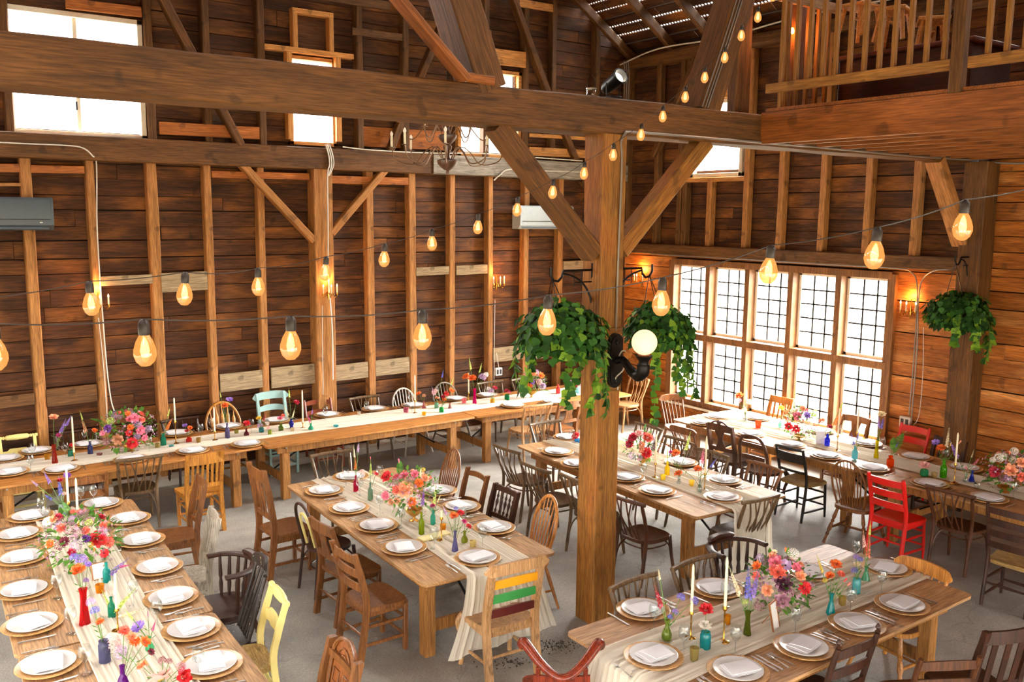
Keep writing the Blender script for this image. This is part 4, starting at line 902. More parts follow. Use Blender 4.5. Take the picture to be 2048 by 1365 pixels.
# ------------------------------------------------------------------ place settings
W_CH = wood('#b8854a', '#d8a868', 'x', .3, 1, bump=.05, blotch=.25, name='charger_wood', spec=.6)
CHINA = plain('#cfccca', .25, name='china', var=.01); LINEN = plain('#e6e6ea', .9, name='linen', spec=.1, var=.02); STEEL = plain('#cfccc8', .32, 1., name='steel')
CHM = MB().lathe([(.0, 0), (.11, 0), (.135, .004), (.19, .012), (.196, .017), (.192, .02), (.14, .012), (.12, .0085), (0, .008)], 36).mesh('charger', W_CH, 30)
PLM = MB().lathe([(0, 0), (.09, 0), (.1, .003), (.155, .016), (.158, .019), (.154, .021), (.105, .010), (.095, .007), (0, .006)], 36).mesh('plate', CHINA, 30)
def napkin_mesh(s):
    mb = MB()
    for k, (w, h) in enumerate(((.215, .16), (.205, .152), (.185, .14))):
        g = []; z = .005+k*.0062
        for i in range(9):
            row = []
            for j in range(9):
                x = -w/2+w*i/8+(.012*k); y = -h/2+h*j/8; e = noise.noise(V((x*9+s, y*9, s)))*.003
                if k == 2: x += .03*(1-j/8)*(1 if s % 2 else -1)*(-1 if i < 4 else .4)
                row.append(V((x, y, z+e+(.004*math.sin(PI*j/8)))))
            g.append(row)
        mb.sheet(g, .004)
    return mb.mesh('napkin', LINEN, 50)
NPM = [napkin_mesh(s) for s in range(3)]
def fork_mesh():
    mb = MB(); mb.tube([(0, -.1, .004), (0, -.06, .005), (0, .0, .007), (0, .035, .004)], [.007, .006, .0035, .004], 6, flat=.5)
    mb.tube([(0, .03, .004), (0, .045, .003), (0, .058, .003)], [.004, .011, .012], 8, flat=.3)
    for x in (-.0095, -.0032, .0032, .0095): mb.tube([(x, .055, .003), (x, .08, .004), (x, .1, .007)], [.0022, .002, .0012], 4)
    return mb.mesh('fork', STEEL)
def knife_mesh():
    mb = MB(); mb.tube([(0, -.115, .005), (0, -.09, .006), (0, -.01, .005)], [.007, .008, .005], 6, flat=.6)
    mb.prism([(-.006, -.01), (.006, -.01), (.0095, .06), (.006, .105), (-.004, .118), (-.006, .06)], .0025, z0=.003)
    return mb.mesh('knife', STEEL)
def spoon_mesh():
    mb = MB(); mb.tube([(0, -.1, .004), (0, -.06, .005), (0, .0, .007), (0, .05, .004)], [.007, .006, .0035, .004], 6, flat=.5)
    mb.lathe([(0, 0), (.012, .002), (.019, .007), (.018, .008), (.01, .004), (0, .0025)], 14, Matrix.Diagonal((1, 1.5, 1)), (0, .072, .001)); return mb.mesh('spoon', STEEL)
FKM, KNM, SPM = fork_mesh(), knife_mesh(), spoon_mesh()
WG = MB().lathe([(0, .0), (.034, .0), (.034, .002), (.008, .006), (.004, .012), (.0035, .075), (.006, .085), (.022, .098), (.036, .122), (.0385, .145), (.036, .17), (.031, .19), (.0303, .19)], 20)
WINE = WG.mesh('wine_glass', glass('#eef3f3', .09, 'wine_glass_clear'), 60)
ORD = ['first', 'second', 'third', 'fourth', 'fifth', 'sixth', 'seventh', 'eighth', 'ninth', 'tenth', 'eleventh', 'twelfth', 'thirteenth', 'fourteenth']
_ns = [0]
def settings(side, face, pix, skip=(), cut=True, kn=2, frm='far end', zz=TZ+.02, ps=None):
    """place settings along one side; face = direction (deg) a seated guest looks"""
    rr = random.Random(len(side)*7+len(pix))
    for i, (px, py) in enumerate(pix):
        p = onz(px, py, zz) if not ps else V((px, py, 0)); a = -math.radians(face+rr.uniform(-4, 4)); M = Matrix.Rotation(a, 3, 'Z'); _ns[0] += 1
        on = 1 if _ns[0] else 0; z0 = TZ+.001
        w = side if len(pix) == 1 else '%s from the %s, %s' % (ORD[i], frm, side)
        def put(nm, me, x, y, z, da, gr, d): 
            q = p+M @ V((x, y, 0)); return link(nm, me, None, (q.x, q.y, z), (0, 0, a+math.radians(da)), label=d+w, cat=nm.split('_')[-1], group=gr)
        put('charger', CHM, 0, 0, z0+.008, rr.uniform(0, 180), 'round wooden chargers', 'wooden charger, ')
        put('plate', PLM, 0, 0, z0+.0175, 0, 'white dinner plates', 'white plate, ')
        put('napkin', NPM[_ns[0] % 3], 0, 0, z0+.026, rr.uniform(-20, 20), 'folded white napkins', 'white folded napkin, ')
        if i in skip or not cut: continue
        put('fork', FKM, -.275, -.02+rr.uniform(-.02, .02), z0+.003, rr.uniform(-9, 3), 'steel forks', 'outer fork, ')
        put('fork', FKM, -.232, .01+rr.uniform(-.02, .02), z0+.003, rr.uniform(-5, 5), 'steel forks', 'inner fork, ')
        put('knife', KNM, .232, rr.uniform(-.02, .02), z0+.003, rr.uniform(-5, 5), 'steel knives', 'inner knife, ')
        if kn > 1: put('knife', KNM, .27, rr.uniform(-.02, .02), z0+.003, rr.uniform(-5, 8), 'steel knives', 'outer knife, ')
settings('aisle side of the front long table', -90, [(203, 1008), (257, 1038), (283, 1081), (315, 1135), (342, 1196), (383, 1259), (422, 1330)], kn=1, skip=(0,))
settings('outer side of the front long table', 90, [(61, 1033), (37, 1069), (44, 1116), (49, 1181), (65, 1249), (98, 1330)], kn=1)
settings('near side of the long wall table', 0, [(20, 945), (122, 939), (262, 919), (385, 902), (494, 888)], frm='yellow chair', kn=1)
settings('wall side of the long wall table', 180, [(10, 918), (73, 902), (176, 889), (354, 867), (457, 853), (553, 841), (656, 830), (750, 818), (828, 811), (912, 798), (975, 791)], frm='yellow chair', kn=1)
settings('near side of the corner wall table', 0, [(1027, 811), (1108, 804)], frm='door side', kn=1)
settings('tall slat chair side of the middle table', 90, [(649, 982), (698, 1017), (754, 1052), (808, 1096)])
settings('hoop chair side of the middle table', -90, [(877, 982), (922, 1014), (988, 1056)])
settings('far head of the middle table', 180, [(701, 954)]); settings('near head of the middle table', 0, [(955, 1117)], kn=1)
settings('row side of the table behind the post', 90, [(1115, 904), (1154, 928), (1253, 955), (1314, 982)], kn=1)
settings('window side of the table behind the post', -90, [(1362, 925), (1448, 961)], kn=1)
settings('far head of the table behind the post', 180, [(1136, 875)], kn=1); settings('near head of the table behind the post', 0, [(1445, 995)], kn=1)
settings('room side of the window table', 90, [(1409, 846), (1500, 868), (1580, 890), (1653, 912), (1745, 936), (1860, 968), (1975, 997)], kn=1, skip=(0,))
settings('wall side of the window table', -90, [(1438, 834), (1514, 836), (1640, 862), (1733, 887), (1831, 914), (1928, 936)], kn=1, skip=(0,))
settings('post side of the front bouquet table', 180, [(1286, 1220), (1434, 1178), (1620, 1145), (1773, 1137)], frm='square post', kn=1)
settings('finial chair side of the front bouquet table', 0, [(1307, 1313), (1476, 1342), (1607, 1295), (1714, 1249), (1804, 1210)], frm='scroll chair')
def wine(tab, pts):
    for i, (px, py) in enumerate(pts):
        p = onz(px, py, TZ+.004); d = ('%s from the far end on ' % ORD[i] if len(pts) > 1 else 'on ')
        link('wine_glass', WINE, None, (p.x, p.y, TZ+.006), label='clear wine glass, '+d+tab, cat='glass', group='clear wine glasses')
wine('the middle table', [(760, 966), (692, 975), (720, 992), (760, 1028), (803, 1056), (925, 1058), (868, 1098), (965, 1097)])
wine('the front long table', [(163, 1012), (188, 1010), (83, 1035), (93, 1052), (240, 1100), (115, 1198), (268, 1212), (143, 1268), (315, 1254), (172, 1350), (398, 1356)])
wine('the front bouquet table', [(1711, 1125), (1762, 1190), (1450, 1215), (1700, 1228), (1307, 1262), (1590, 1268), (1470, 1308), (1367, 1308)])
wine('the long wall table', [(62, 945), (66, 920), (132, 918), (170, 889), (299, 905), (402, 878), (423, 865), (503, 868), (651, 841), (733, 830), (820, 812), (824, 828), (972, 798)])
wine('the table behind the post', [(1143, 890), (1287, 960), (1437, 980)])
wine('the window table', [(1610, 885), (1684, 880), (1763, 905), (1890, 930), (2026, 1000)])
# ------------------------------------------------------------------ flowers
CW = {'red': '#d8141c', 'crimson': '#b8102c', 'orange': '#f0701a', 'peach': '#f0a070', 'coral': '#ee6a52', 'pink': '#e8708c', 'pale pink': '#f0b8b0', 'magenta': '#c41c74', 'purple': '#6a2a9a', 'violet': '#8a64c8', 'blue': '#5a5cc8',
      'lilac': '#b490c0', 'mauve': '#a46a80', 'plum': '#4a1430', 'burgundy': '#781830', 'yellow': '#f2d040', 'white': '#f4efe4', 'cream': '#f2e2b8', 'lime': '#c4d860', 'tan': '#d08c60'}
GRN = petal('#4a7a2c', '#6a9a3c'); STEM = plain('#5a7a34', .6, name='stem_green'); FERN = petal('#2e6a24', '#5c8c34'); LIME = petal('#a8c850', '#c8dc78')
def pring(mb, n, r0, L, w, tilt, curl=0, z=0, a0=0, ruf=0, rr=R_):
    for i in range(n):
        a = a0+2*PI*i/n+rr.uniform(-.12, .12); t = math.radians(tilt+rr.uniform(-6, 6)); Li = L*rr.uniform(.9, 1.08); g = []
        for p in range(5):
            v = p/4; r = r0+Li*math.sin(t)*v+curl*v*v; zz = z+Li*math.cos(t)*v-abs(curl)*.3*v*v; hw = w*(.35+.65*math.sin(PI*(.12+.68*v))) * (1 if v < 1 else .72); row = []
            for q in range(-1, 2):
                ph = q*hw/max(r, w*1.1); e = ruf*rr.uniform(-1, 1)*v
                row.append(V(((r+.05*abs(q)*-w)*math.cos(a+ph), r*math.sin(a+ph), zz+e-(0 if q else -.02))))
            g.append(row)
        mb.sheet(g)
def floret(mb, c, s, d, n=4, rr=R_):
    x, y, z = frame(d); c = V(c); vs = [c]; fs = []
    o = rr.uniform(0, 6)
    for i in range(n):
        a = o+2*PI*i/n; b = PI/n*.85
        vs += [c+(x*math.cos(a-b)+y*math.sin(a-b))*s*.6+z*s*.1, c+(x*math.cos(a)+y*math.sin(a))*s+z*s*.3, c+(x*math.cos(a+b)+y*math.sin(a+b))*s*.6+z*s*.1]
        k = 1+3*i; fs.append((0, k, k+1, k+2))
    mb.add(vs, fs)
_FL = {}
def bloom(kind, col):
    key = (kind, col)
    if key in _FL: return _FL[key]
    rr = random.Random(hash(kind) % 97 if 0 else sum(map(ord, kind+col))); mb = MB(); c = CW[col]; extra = None
    def lit(h, f):
        v = [int(h[i:i+2], 16) for i in (1, 3, 5)]; return '#%02x%02x%02x' % tuple(int(min(255, max(0, q+(255-q)*f if f > 0 else q*(1+f)))) for q in v)
    if kind == 'rose':
        for n, r0, L, w, t, z in ((3, .03, .75, .3, 4, 0), (4, .12, .8, .34, 10, 0), (5, .2, .85, .36, 24, -.02), (6, .28, .85, .38, 42, -.06), (7, .3, .95, .4, 62, -.1)): pring(mb, n, r0, L, w, t, 0.06, z, rr.uniform(0, 6), .03, rr)
    elif kind == 'peony':
        for n, r0, L, w, t, z in ((5, .05, .7, .22, 6, 0), (7, .15, .75, .26, 18, 0), (8, .25, .8, .3, 34, -.02), (9, .3, .85, .32, 52, -.05), (9, .3, 1, .36, 72, -.1)): pring(mb, n, r0, L, w, t, 0.05, z, rr.uniform(0, 6), .08, rr)
    elif kind == 'dahlia':
        for n, r0, L, w, t, z in ((8, .05, .5, .08, 12, 0), (12, .12, .6, .1, 28, 0), (15, .18, .7, .11, 45, -.03), (18, .2, .8, .12, 62, -.08), (18, .2, .85, .12, 82, -.15)): pring(mb, n, r0, L, w, t, 0, z, rr.uniform(0, 6), .03, rr)
    elif kind == 'daisy':
        pring(mb, 8, .12, .9, .3, 74, .05, 0, 0, .05, rr); pring(mb, 8, .1, .8, .25, 62, .05, .03, .4, .05, rr)
        e = MB().lathe([(0, .16), (.12, .13), (.2, .04), (.16, -.02)], 10); extra = ('flower_centre', e.mesh('flower_centre', plain('#2a1830' if col not in ('pale pink', 'white') else '#e89a20', .8)))
    elif kind == 'lotus':
        pring(mb, 6, .14, 1.0, .42, 74, .05, 0, 0, .03, rr); pring(mb, 6, .12, .9, .38, 50, .05, .03, .5, .03, rr)
        e = MB().lathe([(0, .26), (.16, .24), (.26, .14), (.2, -.02)], 12); extra = ('flower_centre', e.mesh('flower_centre', plain('#f09a1c', .8)))
    elif kind == 'tulip':
        pring(mb, 3, .1, 1.5, .5, 8, -.14, 0, 0, 0, rr); pring(mb, 3, .12, 1.45, .52, 10, -.12, 0, 1.05, 0, rr)
    elif kind == 'cluster':
        for i in range(90):
            a = i*2.39996; z = 1-1.5*(i+.5)/90; r = math.sqrt(max(0, 1-z*z)); d = V((r*math.cos(a), r*math.sin(a), z)); s = rr.uniform(.82, 1.05); floret(mb, d*s, .17, d, 4, rr)
    elif kind == 'spike':       # length 1 along z
        th = .6 if col in ('lime', 'cream', 'yellow') else 1
        for i in range(52):
            t = (i/51)**.9; a = i*2.39996; rd = .085*th*(1-t*.75)*rr.uniform(.8, 1.15); d = V((math.cos(a), math.sin(a), .35)); p = V((rd*math.cos(a), rd*math.sin(a), t*.92))
            floret(mb, p, (.07 if t < .7 else .045)*(1.1-t*.75)*(.8+.2*th), d, 5, rr)
        extra = ('stem', MB().tube([(0, 0, -.1), (0, 0, .95)], [.012, .006], 5).mesh('stem', STEM))
    elif kind == 'fern':
        for i in range(22):
            t = i/21; y = t; z = .12*math.sin(t*2.4)
            for s in (-1, 1):
                L = .3*math.sin(PI*(.12+.83*t)); w = .018; a = V((0, y, z)); b = V((s*L, y+L*.35, z-.03))
                x, yy, zz = frame(b-a, V((0, 0, 1))); mb.add([a-V((0, w, 0)), a+V((0, w, 0)), (a+b)/2+V((0, w*1.3, .01)), b, (a+b)/2-V((0, w*1.3, -.01))], [(0, 1, 2, 3, 4)])
    me = mb.mesh({'spike': 'flower_spike', 'cluster': 'cluster_bloom'}.get(kind, kind), FERN if kind == 'fern' else petal(c, lit(c, .28)), 60)
    _FL[key] = (me, extra); return _FL[key]
FN = {'rose': 'rose', 'peony': 'peony', 'dahlia': 'dahlia', 'daisy': 'daisy', 'lotus': 'open peony', 'tulip': 'tulip', 'cluster': 'cluster bloom', 'spike': 'flower spike', 'fern': 'fern frond'}
def flower(kind, col, pos, dirv, size, where, base=None, group=None):
    me, ex = bloom(kind, col); x, y, z = frame(dirv); M = Matrix(((x.x, y.x, z.x, pos.x), (x.y, y.y, z.y, pos.y), (x.z, y.z, z.z, pos.z), (0, 0, 0, 1)))
    if kind == 'fern': M = Matrix(((y.x, z.x, -x.x, pos.x), (y.y, z.y, -x.y, pos.y), (y.z, z.z, -x.z, pos.z), (0, 0, 0, 1)))
    if kind == 'fern':
        q = V(dirv).normalized(); sx = q.cross(V((0, 0, 1))).normalized(); up = sx.cross(q); M = Matrix(((sx.x, q.x, up.x, pos.x), (sx.y, q.y, up.y, pos.y), (sx.z, q.z, up.z, pos.z), (0, 0, 0, 1)))
    o = link(FN[kind].replace(' ', '_') if kind != 'lotus' else 'peony', me, None, label=('%s %s %s' % (col if kind != 'fern' else 'green', FN[kind], where)).strip(), cat='flower' if kind != 'fern' else 'fern', group=group)
    o.matrix_world = M @ Matrix.Scale(size, 4)
    if ex: link(ex[0], ex[1], o)
    if base is not None:
        e = pos if kind != 'spike' else pos
        st = MB().tube(bez(base, base+V((0, 0, .3*(e-base).length)), e-V(dirv).normalized()*.35*(e-base).length, e, 6), .0022 if size < .08 else .003, 5)
        lf = None; Mi = (M @ Matrix.Scale(size, 4)).inverted(); st.v = [Mi @ p for p in st.v]; st.obj('stem', STEM, o)
        if kind != 'fern' and (e-base).length > .06:
            lm = MB(); m = base+(e-base)*.55; sd = (e-base).cross(V((.3, .8, .1))).normalized()
            for s in (1, -1):
                t = m+sd*s*.035+V((0, 0, .03)); w = V((0, 0, 1)).cross(sd).normalized()*.009; lm.add([m, m+(t-m)*.5+w, t, m+(t-m)*.5-w], [(0, 1, 2, 3)])
            lm.v = [Mi @ p for p in lm.v]; lm.obj('leaf', GRN, o)
    return o
def bouquet_foliage(c, R, name_label, seed, cols=('#7a8c4a', '#9a6a80'), n=260, flat=.8):
    rr = random.Random(seed); mb = MB(); m2 = MB()
    for i in range(n):
        d = V((rr.gauss(0, 1), rr.gauss(0, 1), rr.gauss(.25, .8))).normalized(); r = R*rr.uniform(.6, 1.12); p = c+V((d.x*r, d.y*r, d.z*r*flat))
        q = (d+V((rr.uniform(-.6, .6), rr.uniform(-.6, .6), rr.uniform(-.5, .6)))).normalized(); L = rr.uniform(.03, .06)*(R/.2); x, y, z = frame(q); w = L*.28
        mb.add([p, p+q*L*.45+x*w+y*.004, p+q*L, p+q*L*.45-x*w+y*.004], [(0, 1, 2, 3)])
    for i in range(int(n*.5)):
        d = V((rr.gauss(0, 1), rr.gauss(0, 1), rr.gauss(.2, .8))).normalized(); p = c+V((d.x, d.y, d.z*flat))*R*rr.uniform(.9, 1.22); floret(m2, p, .011*(R/.2)+.002, d, 4, rr)
    o = mb.obj('foliage', GRN, None, label='green leaves filling the '+name_label, cat='foliage', kind='stuff', group='bouquet foliage')
    m2.obj('small_blossoms', petal(cols[1], '#c8a0b8'), o); return o
GOLDC = plain('#c89a4c', .3, .9, name='gold_compote')
def centrepiece(base, cen, wpx, where, expl, auto, seed, ferns=(), bowl=True, h=None, flat=.8):
    b = onz(*base, TZ+.008); k = depth(b); R = wpx/2*k/F*.92; c = atk(cen[0], cen[1], k); c.x, c.y = (c.x+b.x)/2, (c.y+b.y)/2
    if bowl:
        hb = max(.07, min(.13, c.z-R*.75-b.z+.03)); link('compote_bowl', MB().lathe([(0, 0), (.05, 0), (.045, .01), (.015, .02), (.012, hb*.35), (.03, hb*.45), (.075, hb*.75), (.085, hb), (.08, hb), (.07, hb*.78), (.02, hb*.5), (0, hb*.5)], 20).mesh('compote_bowl', GOLDC), None, (b.x, b.y, TZ+.008), label='gold footed bowl under the '+where, cat='bowl')
    gl = 'flowers of the '+where; toc = (CAM-c).normalized(); used = []
    for kind, col, px, py, s in expl:
        p = atk(px, py, k); lat = p-c; lat2 = lat-toc*lat.dot(toc); q = 1-min(1, lat2.length/(R*1.1))**2; p = c+lat2+toc*(R*(.25+.65*math.sqrt(max(0, q)))); s2 = s*1.0
        d = (p-c+V((0, 0, .05))).normalized()*.6+toc*.4; used.append(p)
        flower(kind, col, p-d.normalized()*(s2*.35 if kind != 'spike' else 0), d if kind not in ('spike', 'tulip') else V((d.x*.4, d.y*.4, 1)), s2, 'in the '+where, base=c-V((0, 0, R*.5)) if lat.length > R else None, group=gl)
    n = 0; N = 46
    for i in range(N):
        if n >= len(auto)*2: break
        a = i*2.39996+seed; z = 1-1.35*(i+.5)/N; r = math.sqrt(max(0, 1-z*z)); d = V((r*math.cos(a), r*math.sin(a), z)); p = c+V((d.x, d.y, d.z*flat))*R*.86
        if any((p-u).length < .07 for u in used): continue
        used.append(p); kind, col, s = auto[n % len(auto)]; n += 1
        flower(kind, col, p, d, s, 'in the '+where, group=gl)
    for fx, fy, dx, dy, s in ferns:
        p = atk(fx, fy, k); e = atk(fx+dx, fy+dy, k-.03); flower('fern', 'lime', p, e-p, s, 'in the '+where, group=gl)
    bouquet_foliage(c, R*.92, where, seed, flat=flat)
centrepiece((828, 1043), (818, 982), 118, 'peach bouquet on the middle table', [('peony', 'peach', 809, 980, .062), ('cluster', 'mauve', 792, 966, .04), ('dahlia', 'pink', 770, 992, .045), ('tulip', 'pink', 798, 926, .03), ('peony', 'red', 772, 953, .045), ('rose', 'pink', 829, 949, .035), ('dahlia', 'orange', 838, 966, .045),
    ('rose', 'orange', 824, 1004, .038), ('rose', 'tan', 783, 1004, .028), ('rose', 'tan', 795, 1002, .028), ('rose', 'peach', 850, 957, .035), ('spike', 'cream', 840, 955, .13), ('rose', 'coral', 793, 980, .04), ('cluster', 'yellow', 847, 940, .02)], [('cluster', 'mauve', .035), ('rose', 'peach', .035), ('peony', 'pink', .04), ('cluster', 'cream', .025), ('rose', 'coral', .035)], 11, [(810, 1010, -25, 35, .14), (850, 1010, 25, 25, .13), (800, 950, 0, -30, .13)])
centrepiece((165, 1132), (152, 1078), 165, 'big fern bouquet on the front long table', [('peony', 'red', 196, 1078, .055), ('dahlia', 'coral', 219, 1084, .045), ('rose', 'coral', 124, 1057, .035), ('cluster', 'mauve', 141, 1057, .05), ('cluster', 'mauve', 158, 1066, .045), ('cluster', 'lilac', 205, 1063, .04), ('dahlia', 'purple', 173, 1077, .035), ('dahlia', 'burgundy', 129, 1083, .04),
    ('daisy', 'red', 208, 1107, .038), ('tulip', 'orange', 188, 1103, .024), ('rose', 'coral', 171, 1062, .03), ('rose', 'coral', 206, 1052, .03), ('cluster', 'lilac', 152, 1090, .045), ('daisy', 'white', 96, 1045, .04), ('rose', 'orange', 102, 1088, .03), ('cluster', 'burgundy', 118, 1092, .035), ('rose', 'crimson', 118, 1035, .025), ('rose', 'crimson', 144, 1104, .028), ('cluster', 'lime', 178, 1046, .03), ('cluster', 'yellow', 182, 1090, .022), ('rose', 'peach', 108, 1040, .03)],
    [('cluster', 'mauve', .045), ('rose', 'coral', .035), ('cluster', 'lilac', .04), ('rose', 'crimson', .035), ('cluster', 'burgundy', .035)], 12, [(125, 1075, -50, 10, .19), (145, 1050, -25, -50, .2), (215, 1075, 38, 15, .15), (185, 1040, 8, -45, .13)], bowl=False)
centrepiece((262, 904), (250, 862), 118, 'big wall bouquet on the long wall table', [('peony', 'red', 264, 886, .055), ('rose', 'tan', 236, 879, .055), ('rose', 'orange', 261, 855, .035), ('rose', 'red', 258, 866, .035), ('rose', 'pink', 281, 861, .05), ('cluster', 'lilac', 276, 849, .045), ('peony', 'pink', 270, 836, .045), ('rose', 'coral', 284, 840, .035), ('rose', 'orange', 256, 828, .03), ('peony', 'purple', 216, 858, .04), ('daisy', 'pink', 206, 867, .035),
    ('cluster', 'lime', 221, 842, .045), ('cluster', 'lilac', 297, 858, .04), ('cluster', 'lilac', 274, 873, .04), ('cluster', 'mauve', 212, 884, .045), ('rose', 'pink', 289, 876, .035)], [('cluster', 'mauve', .045), ('rose', 'coral', .045), ('cluster', 'lilac', .045), ('rose', 'pink', .04)], 13, [(215, 850, -28, -8, .2), (230, 890, -30, 5, .16)])
centrepiece((1063, 797), (1066, 762), 58, 'compote bouquet on the corner wall table', [('dahlia', 'violet', 1064, 764, .045), ('rose', 'orange', 1083, 751, .045), ('rose', 'orange', 1059, 771, .045), ('cluster', 'pink', 1048, 755, .05), ('rose', 'peach', 1067, 747, .045), ('cluster', 'lilac', 1086, 773, .055), ('rose', 'magenta', 1045, 774, .035), ('cluster', 'pale pink', 1079, 764, .05), ('cluster', 'white', 1060, 742, .04)], [('cluster', 'pink', .045), ('rose', 'peach', .045), ('cluster', 'lilac', .045)], 14, [(1080, 780, 20, 5, .16)])
centrepiece((1285, 932), (1280, 893), 78, 'crimson bouquet beside the square post', [('dahlia', 'crimson', 1265, 874, .055), ('peony', 'coral', 1296, 875, .05), ('peony', 'red', 1293, 906, .05), ('rose', 'peach', 1284, 890, .035), ('dahlia', 'crimson', 1258, 888, .05), ('cluster', 'plum', 1306, 892, .04), ('cluster', 'lilac', 1264, 912, .045), ('cluster', 'lilac', 1278, 916, .04), ('rose', 'pale pink', 1278, 866, .04), ('rose', 'peach', 1283, 900, .03)], [('cluster', 'mauve', .04), ('rose', 'crimson', .045), ('cluster', 'lilac', .04), ('rose', 'peach', .035)], 15, [(1255, 885, -22, -15, .17), (1290, 870, 3, -25, .13)])
centrepiece((1598, 881), (1600, 846), 82, 'red and violet bouquet by the leaded window', [('rose', 'red', 1577, 853, .045), ('rose', 'red', 1592, 858, .045), ('peony', 'pink', 1594, 832, .045), ('daisy', 'violet', 1614, 831, .045), ('rose', 'peach', 1606, 817, .035), ('cluster', 'lime', 1630, 826, .045), ('cluster', 'mauve', 1601, 842, .045), ('cluster', 'mauve', 1586, 866, .04), ('cluster', 'pale pink', 1618, 848, .04)], [('cluster', 'mauve', .045), ('rose', 'crimson', .045), ('cluster', 'pale pink', .04)], 16, [(1615, 870, 18, 18, .17)])
centrepiece((2010, 986), (2018, 942), 108, 'red dahlia bouquet on the window table', [('dahlia', 'crimson', 1988, 944, .06), ('rose', 'peach', 2021, 941, .058), ('rose', 'coral', 2043, 954, .045), ('cluster', 'white', 1998, 915, .05), ('tulip', 'orange', 2019, 910, .028), ('cluster', 'white', 2029, 902, .04), ('cluster', 'lilac', 2015, 957, .04), ('peony', 'peach', 2044, 926, .045), ('cluster', 'plum', 2003, 958, .04), ('cluster', 'white', 1985, 920, .03)], [('cluster', 'mauve', .045), ('rose', 'peach', .04), ('cluster', 'white', .04)], 17, [(1985, 960, -22, 8, .14)])
centrepiece((1560, 1228), (1560, 1165), 150, 'coral bouquet on the front table', [('tulip', 'orange', 1571, 1104, .026), ('peony', 'coral', 1556, 1142, .05), ('peony', 'pink', 1552, 1125, .045), ('daisy', 'lilac', 1571, 1131, .045), ('rose', 'pink', 1592, 1136, .032), ('peony', 'plum', 1567, 1168, .05), ('rose', 'mauve', 1565, 1201, .045), ('dahlia', 'red', 1610, 1176, .048), ('rose', 'peach', 1535, 1181, .038), ('rose', 'orange', 1514, 1132, .03), ('rose', 'coral', 1513, 1152, .028), ('cluster', 'white', 1587, 1107, .04),
    ('rose', 'peach', 1600, 1152, .035), ('cluster', 'mauve', 1520, 1212, .04), ('cluster', 'mauve', 1577, 1187, .04), ('daisy', 'cream', 1549, 1105, .022), ('rose', 'peach', 1545, 1112, .025), ('cluster', 'lilac', 1520, 1115, .03)], [('cluster', 'mauve', .035), ('rose', 'coral', .035), ('cluster', 'lilac', .035), ('rose', 'peach', .03)], 18, [(1530, 1140, -4, -22, .13), (1575, 1215, 10, 30, .12), (1590, 1200, 30, 20, .12), (1545, 1225, -5, 25, .1)], bowl=False)
# ------------------------------------------------------------------ vases, candles, votives
PROF = {'bottle': [(.9, 0), (1, .03), (1, .55), (.8, .66), (.42, .76), (.38, .95), (.46, 1)], 'tall': [(1, 0), (.98, .03), (.7, .4), (.55, .7), (.62, .9), (.8, 1)], 'jar': [(.85, 0), (1, .05), (1, .8), (.85, .88), (.88, 1)],
        'bulb': [(.6, 0), (.95, .12), (1, .3), (.7, .52), (.36, .66), (.34, .88), (.48, 1)], 'cone': [(1, 0), (.95, .05), (.6, .45), (.33, .68), (.32, .9), (.5, 1)], 'square': [(.9, 0), (1, .05), (1, .66), (.6, .74), (.5, .84), (.62, .86), (.6, 1)], 'waist': [(.8, 0), (.6, .25), (1, .55), (.7, .75), (.4, .85), (.5, 1)], 'tumbler': [(.78, 0), (.8, .03), (1, 1)]}
def glassware(name, shape, px, py, h, r, col, label, cat='vase', n=16, wt=.0022, rib=0):
    p = onz(px, py, TZ+.008); pr = [(a*r, b*h) for a, b in PROF[shape]]; inn = [(max(.001, a-wt), max(b, .006)) for a, b in pr[::-1]]
    if shape == 'square': n = 4
    mb = MB().lathe([(0, 0)]+pr+inn+[(0, .006)], n)
    if rib: mb.v = [V((v.x*(1+.05*math.cos(rib*math.atan2(v.y, v.x))), v.y*(1+.05*math.cos(rib*math.atan2(v.y, v.x))), v.z)) for v in mb.v]
    return link(name, mb.mesh(name, cglass(col) if col else WINE.materials[0], 60 if shape != 'square' else 30), None, (p.x, p.y, TZ+.008), (0, 0, random.Random(px).uniform(0, 1)), label=label, cat=cat), p
def vase(shape, px, py, h, r, col, cname, where, fl=(), rib=0):
    o, p = glassware('vase', shape, px, py, h, r, col, '%s glass vase %s' % (cname, where), rib=rib); k = depth(p); top = p+V((0, 0, h*.75)); mid = '%s vase %s' % (cname, where)
    if col and h > .09: 
        mbw = None
    for kind, c, fx, fy, s in fl:
        q = atk(fx, fy, k); d = (q-top); d = V((d.x, d.y, max(d.z, .02)))
        flower(kind, c, q, d if kind not in ('daisy', 'rose', 'peony', 'dahlia') else d.normalized()*.6+(CAM-q).normalized()*.5, s, 'in the '+mid, base=V((p.x, p.y, TZ+.03)), group='stems in the '+mid)
IVORY = plain('#efe2bc', .45, name='candle_wax')
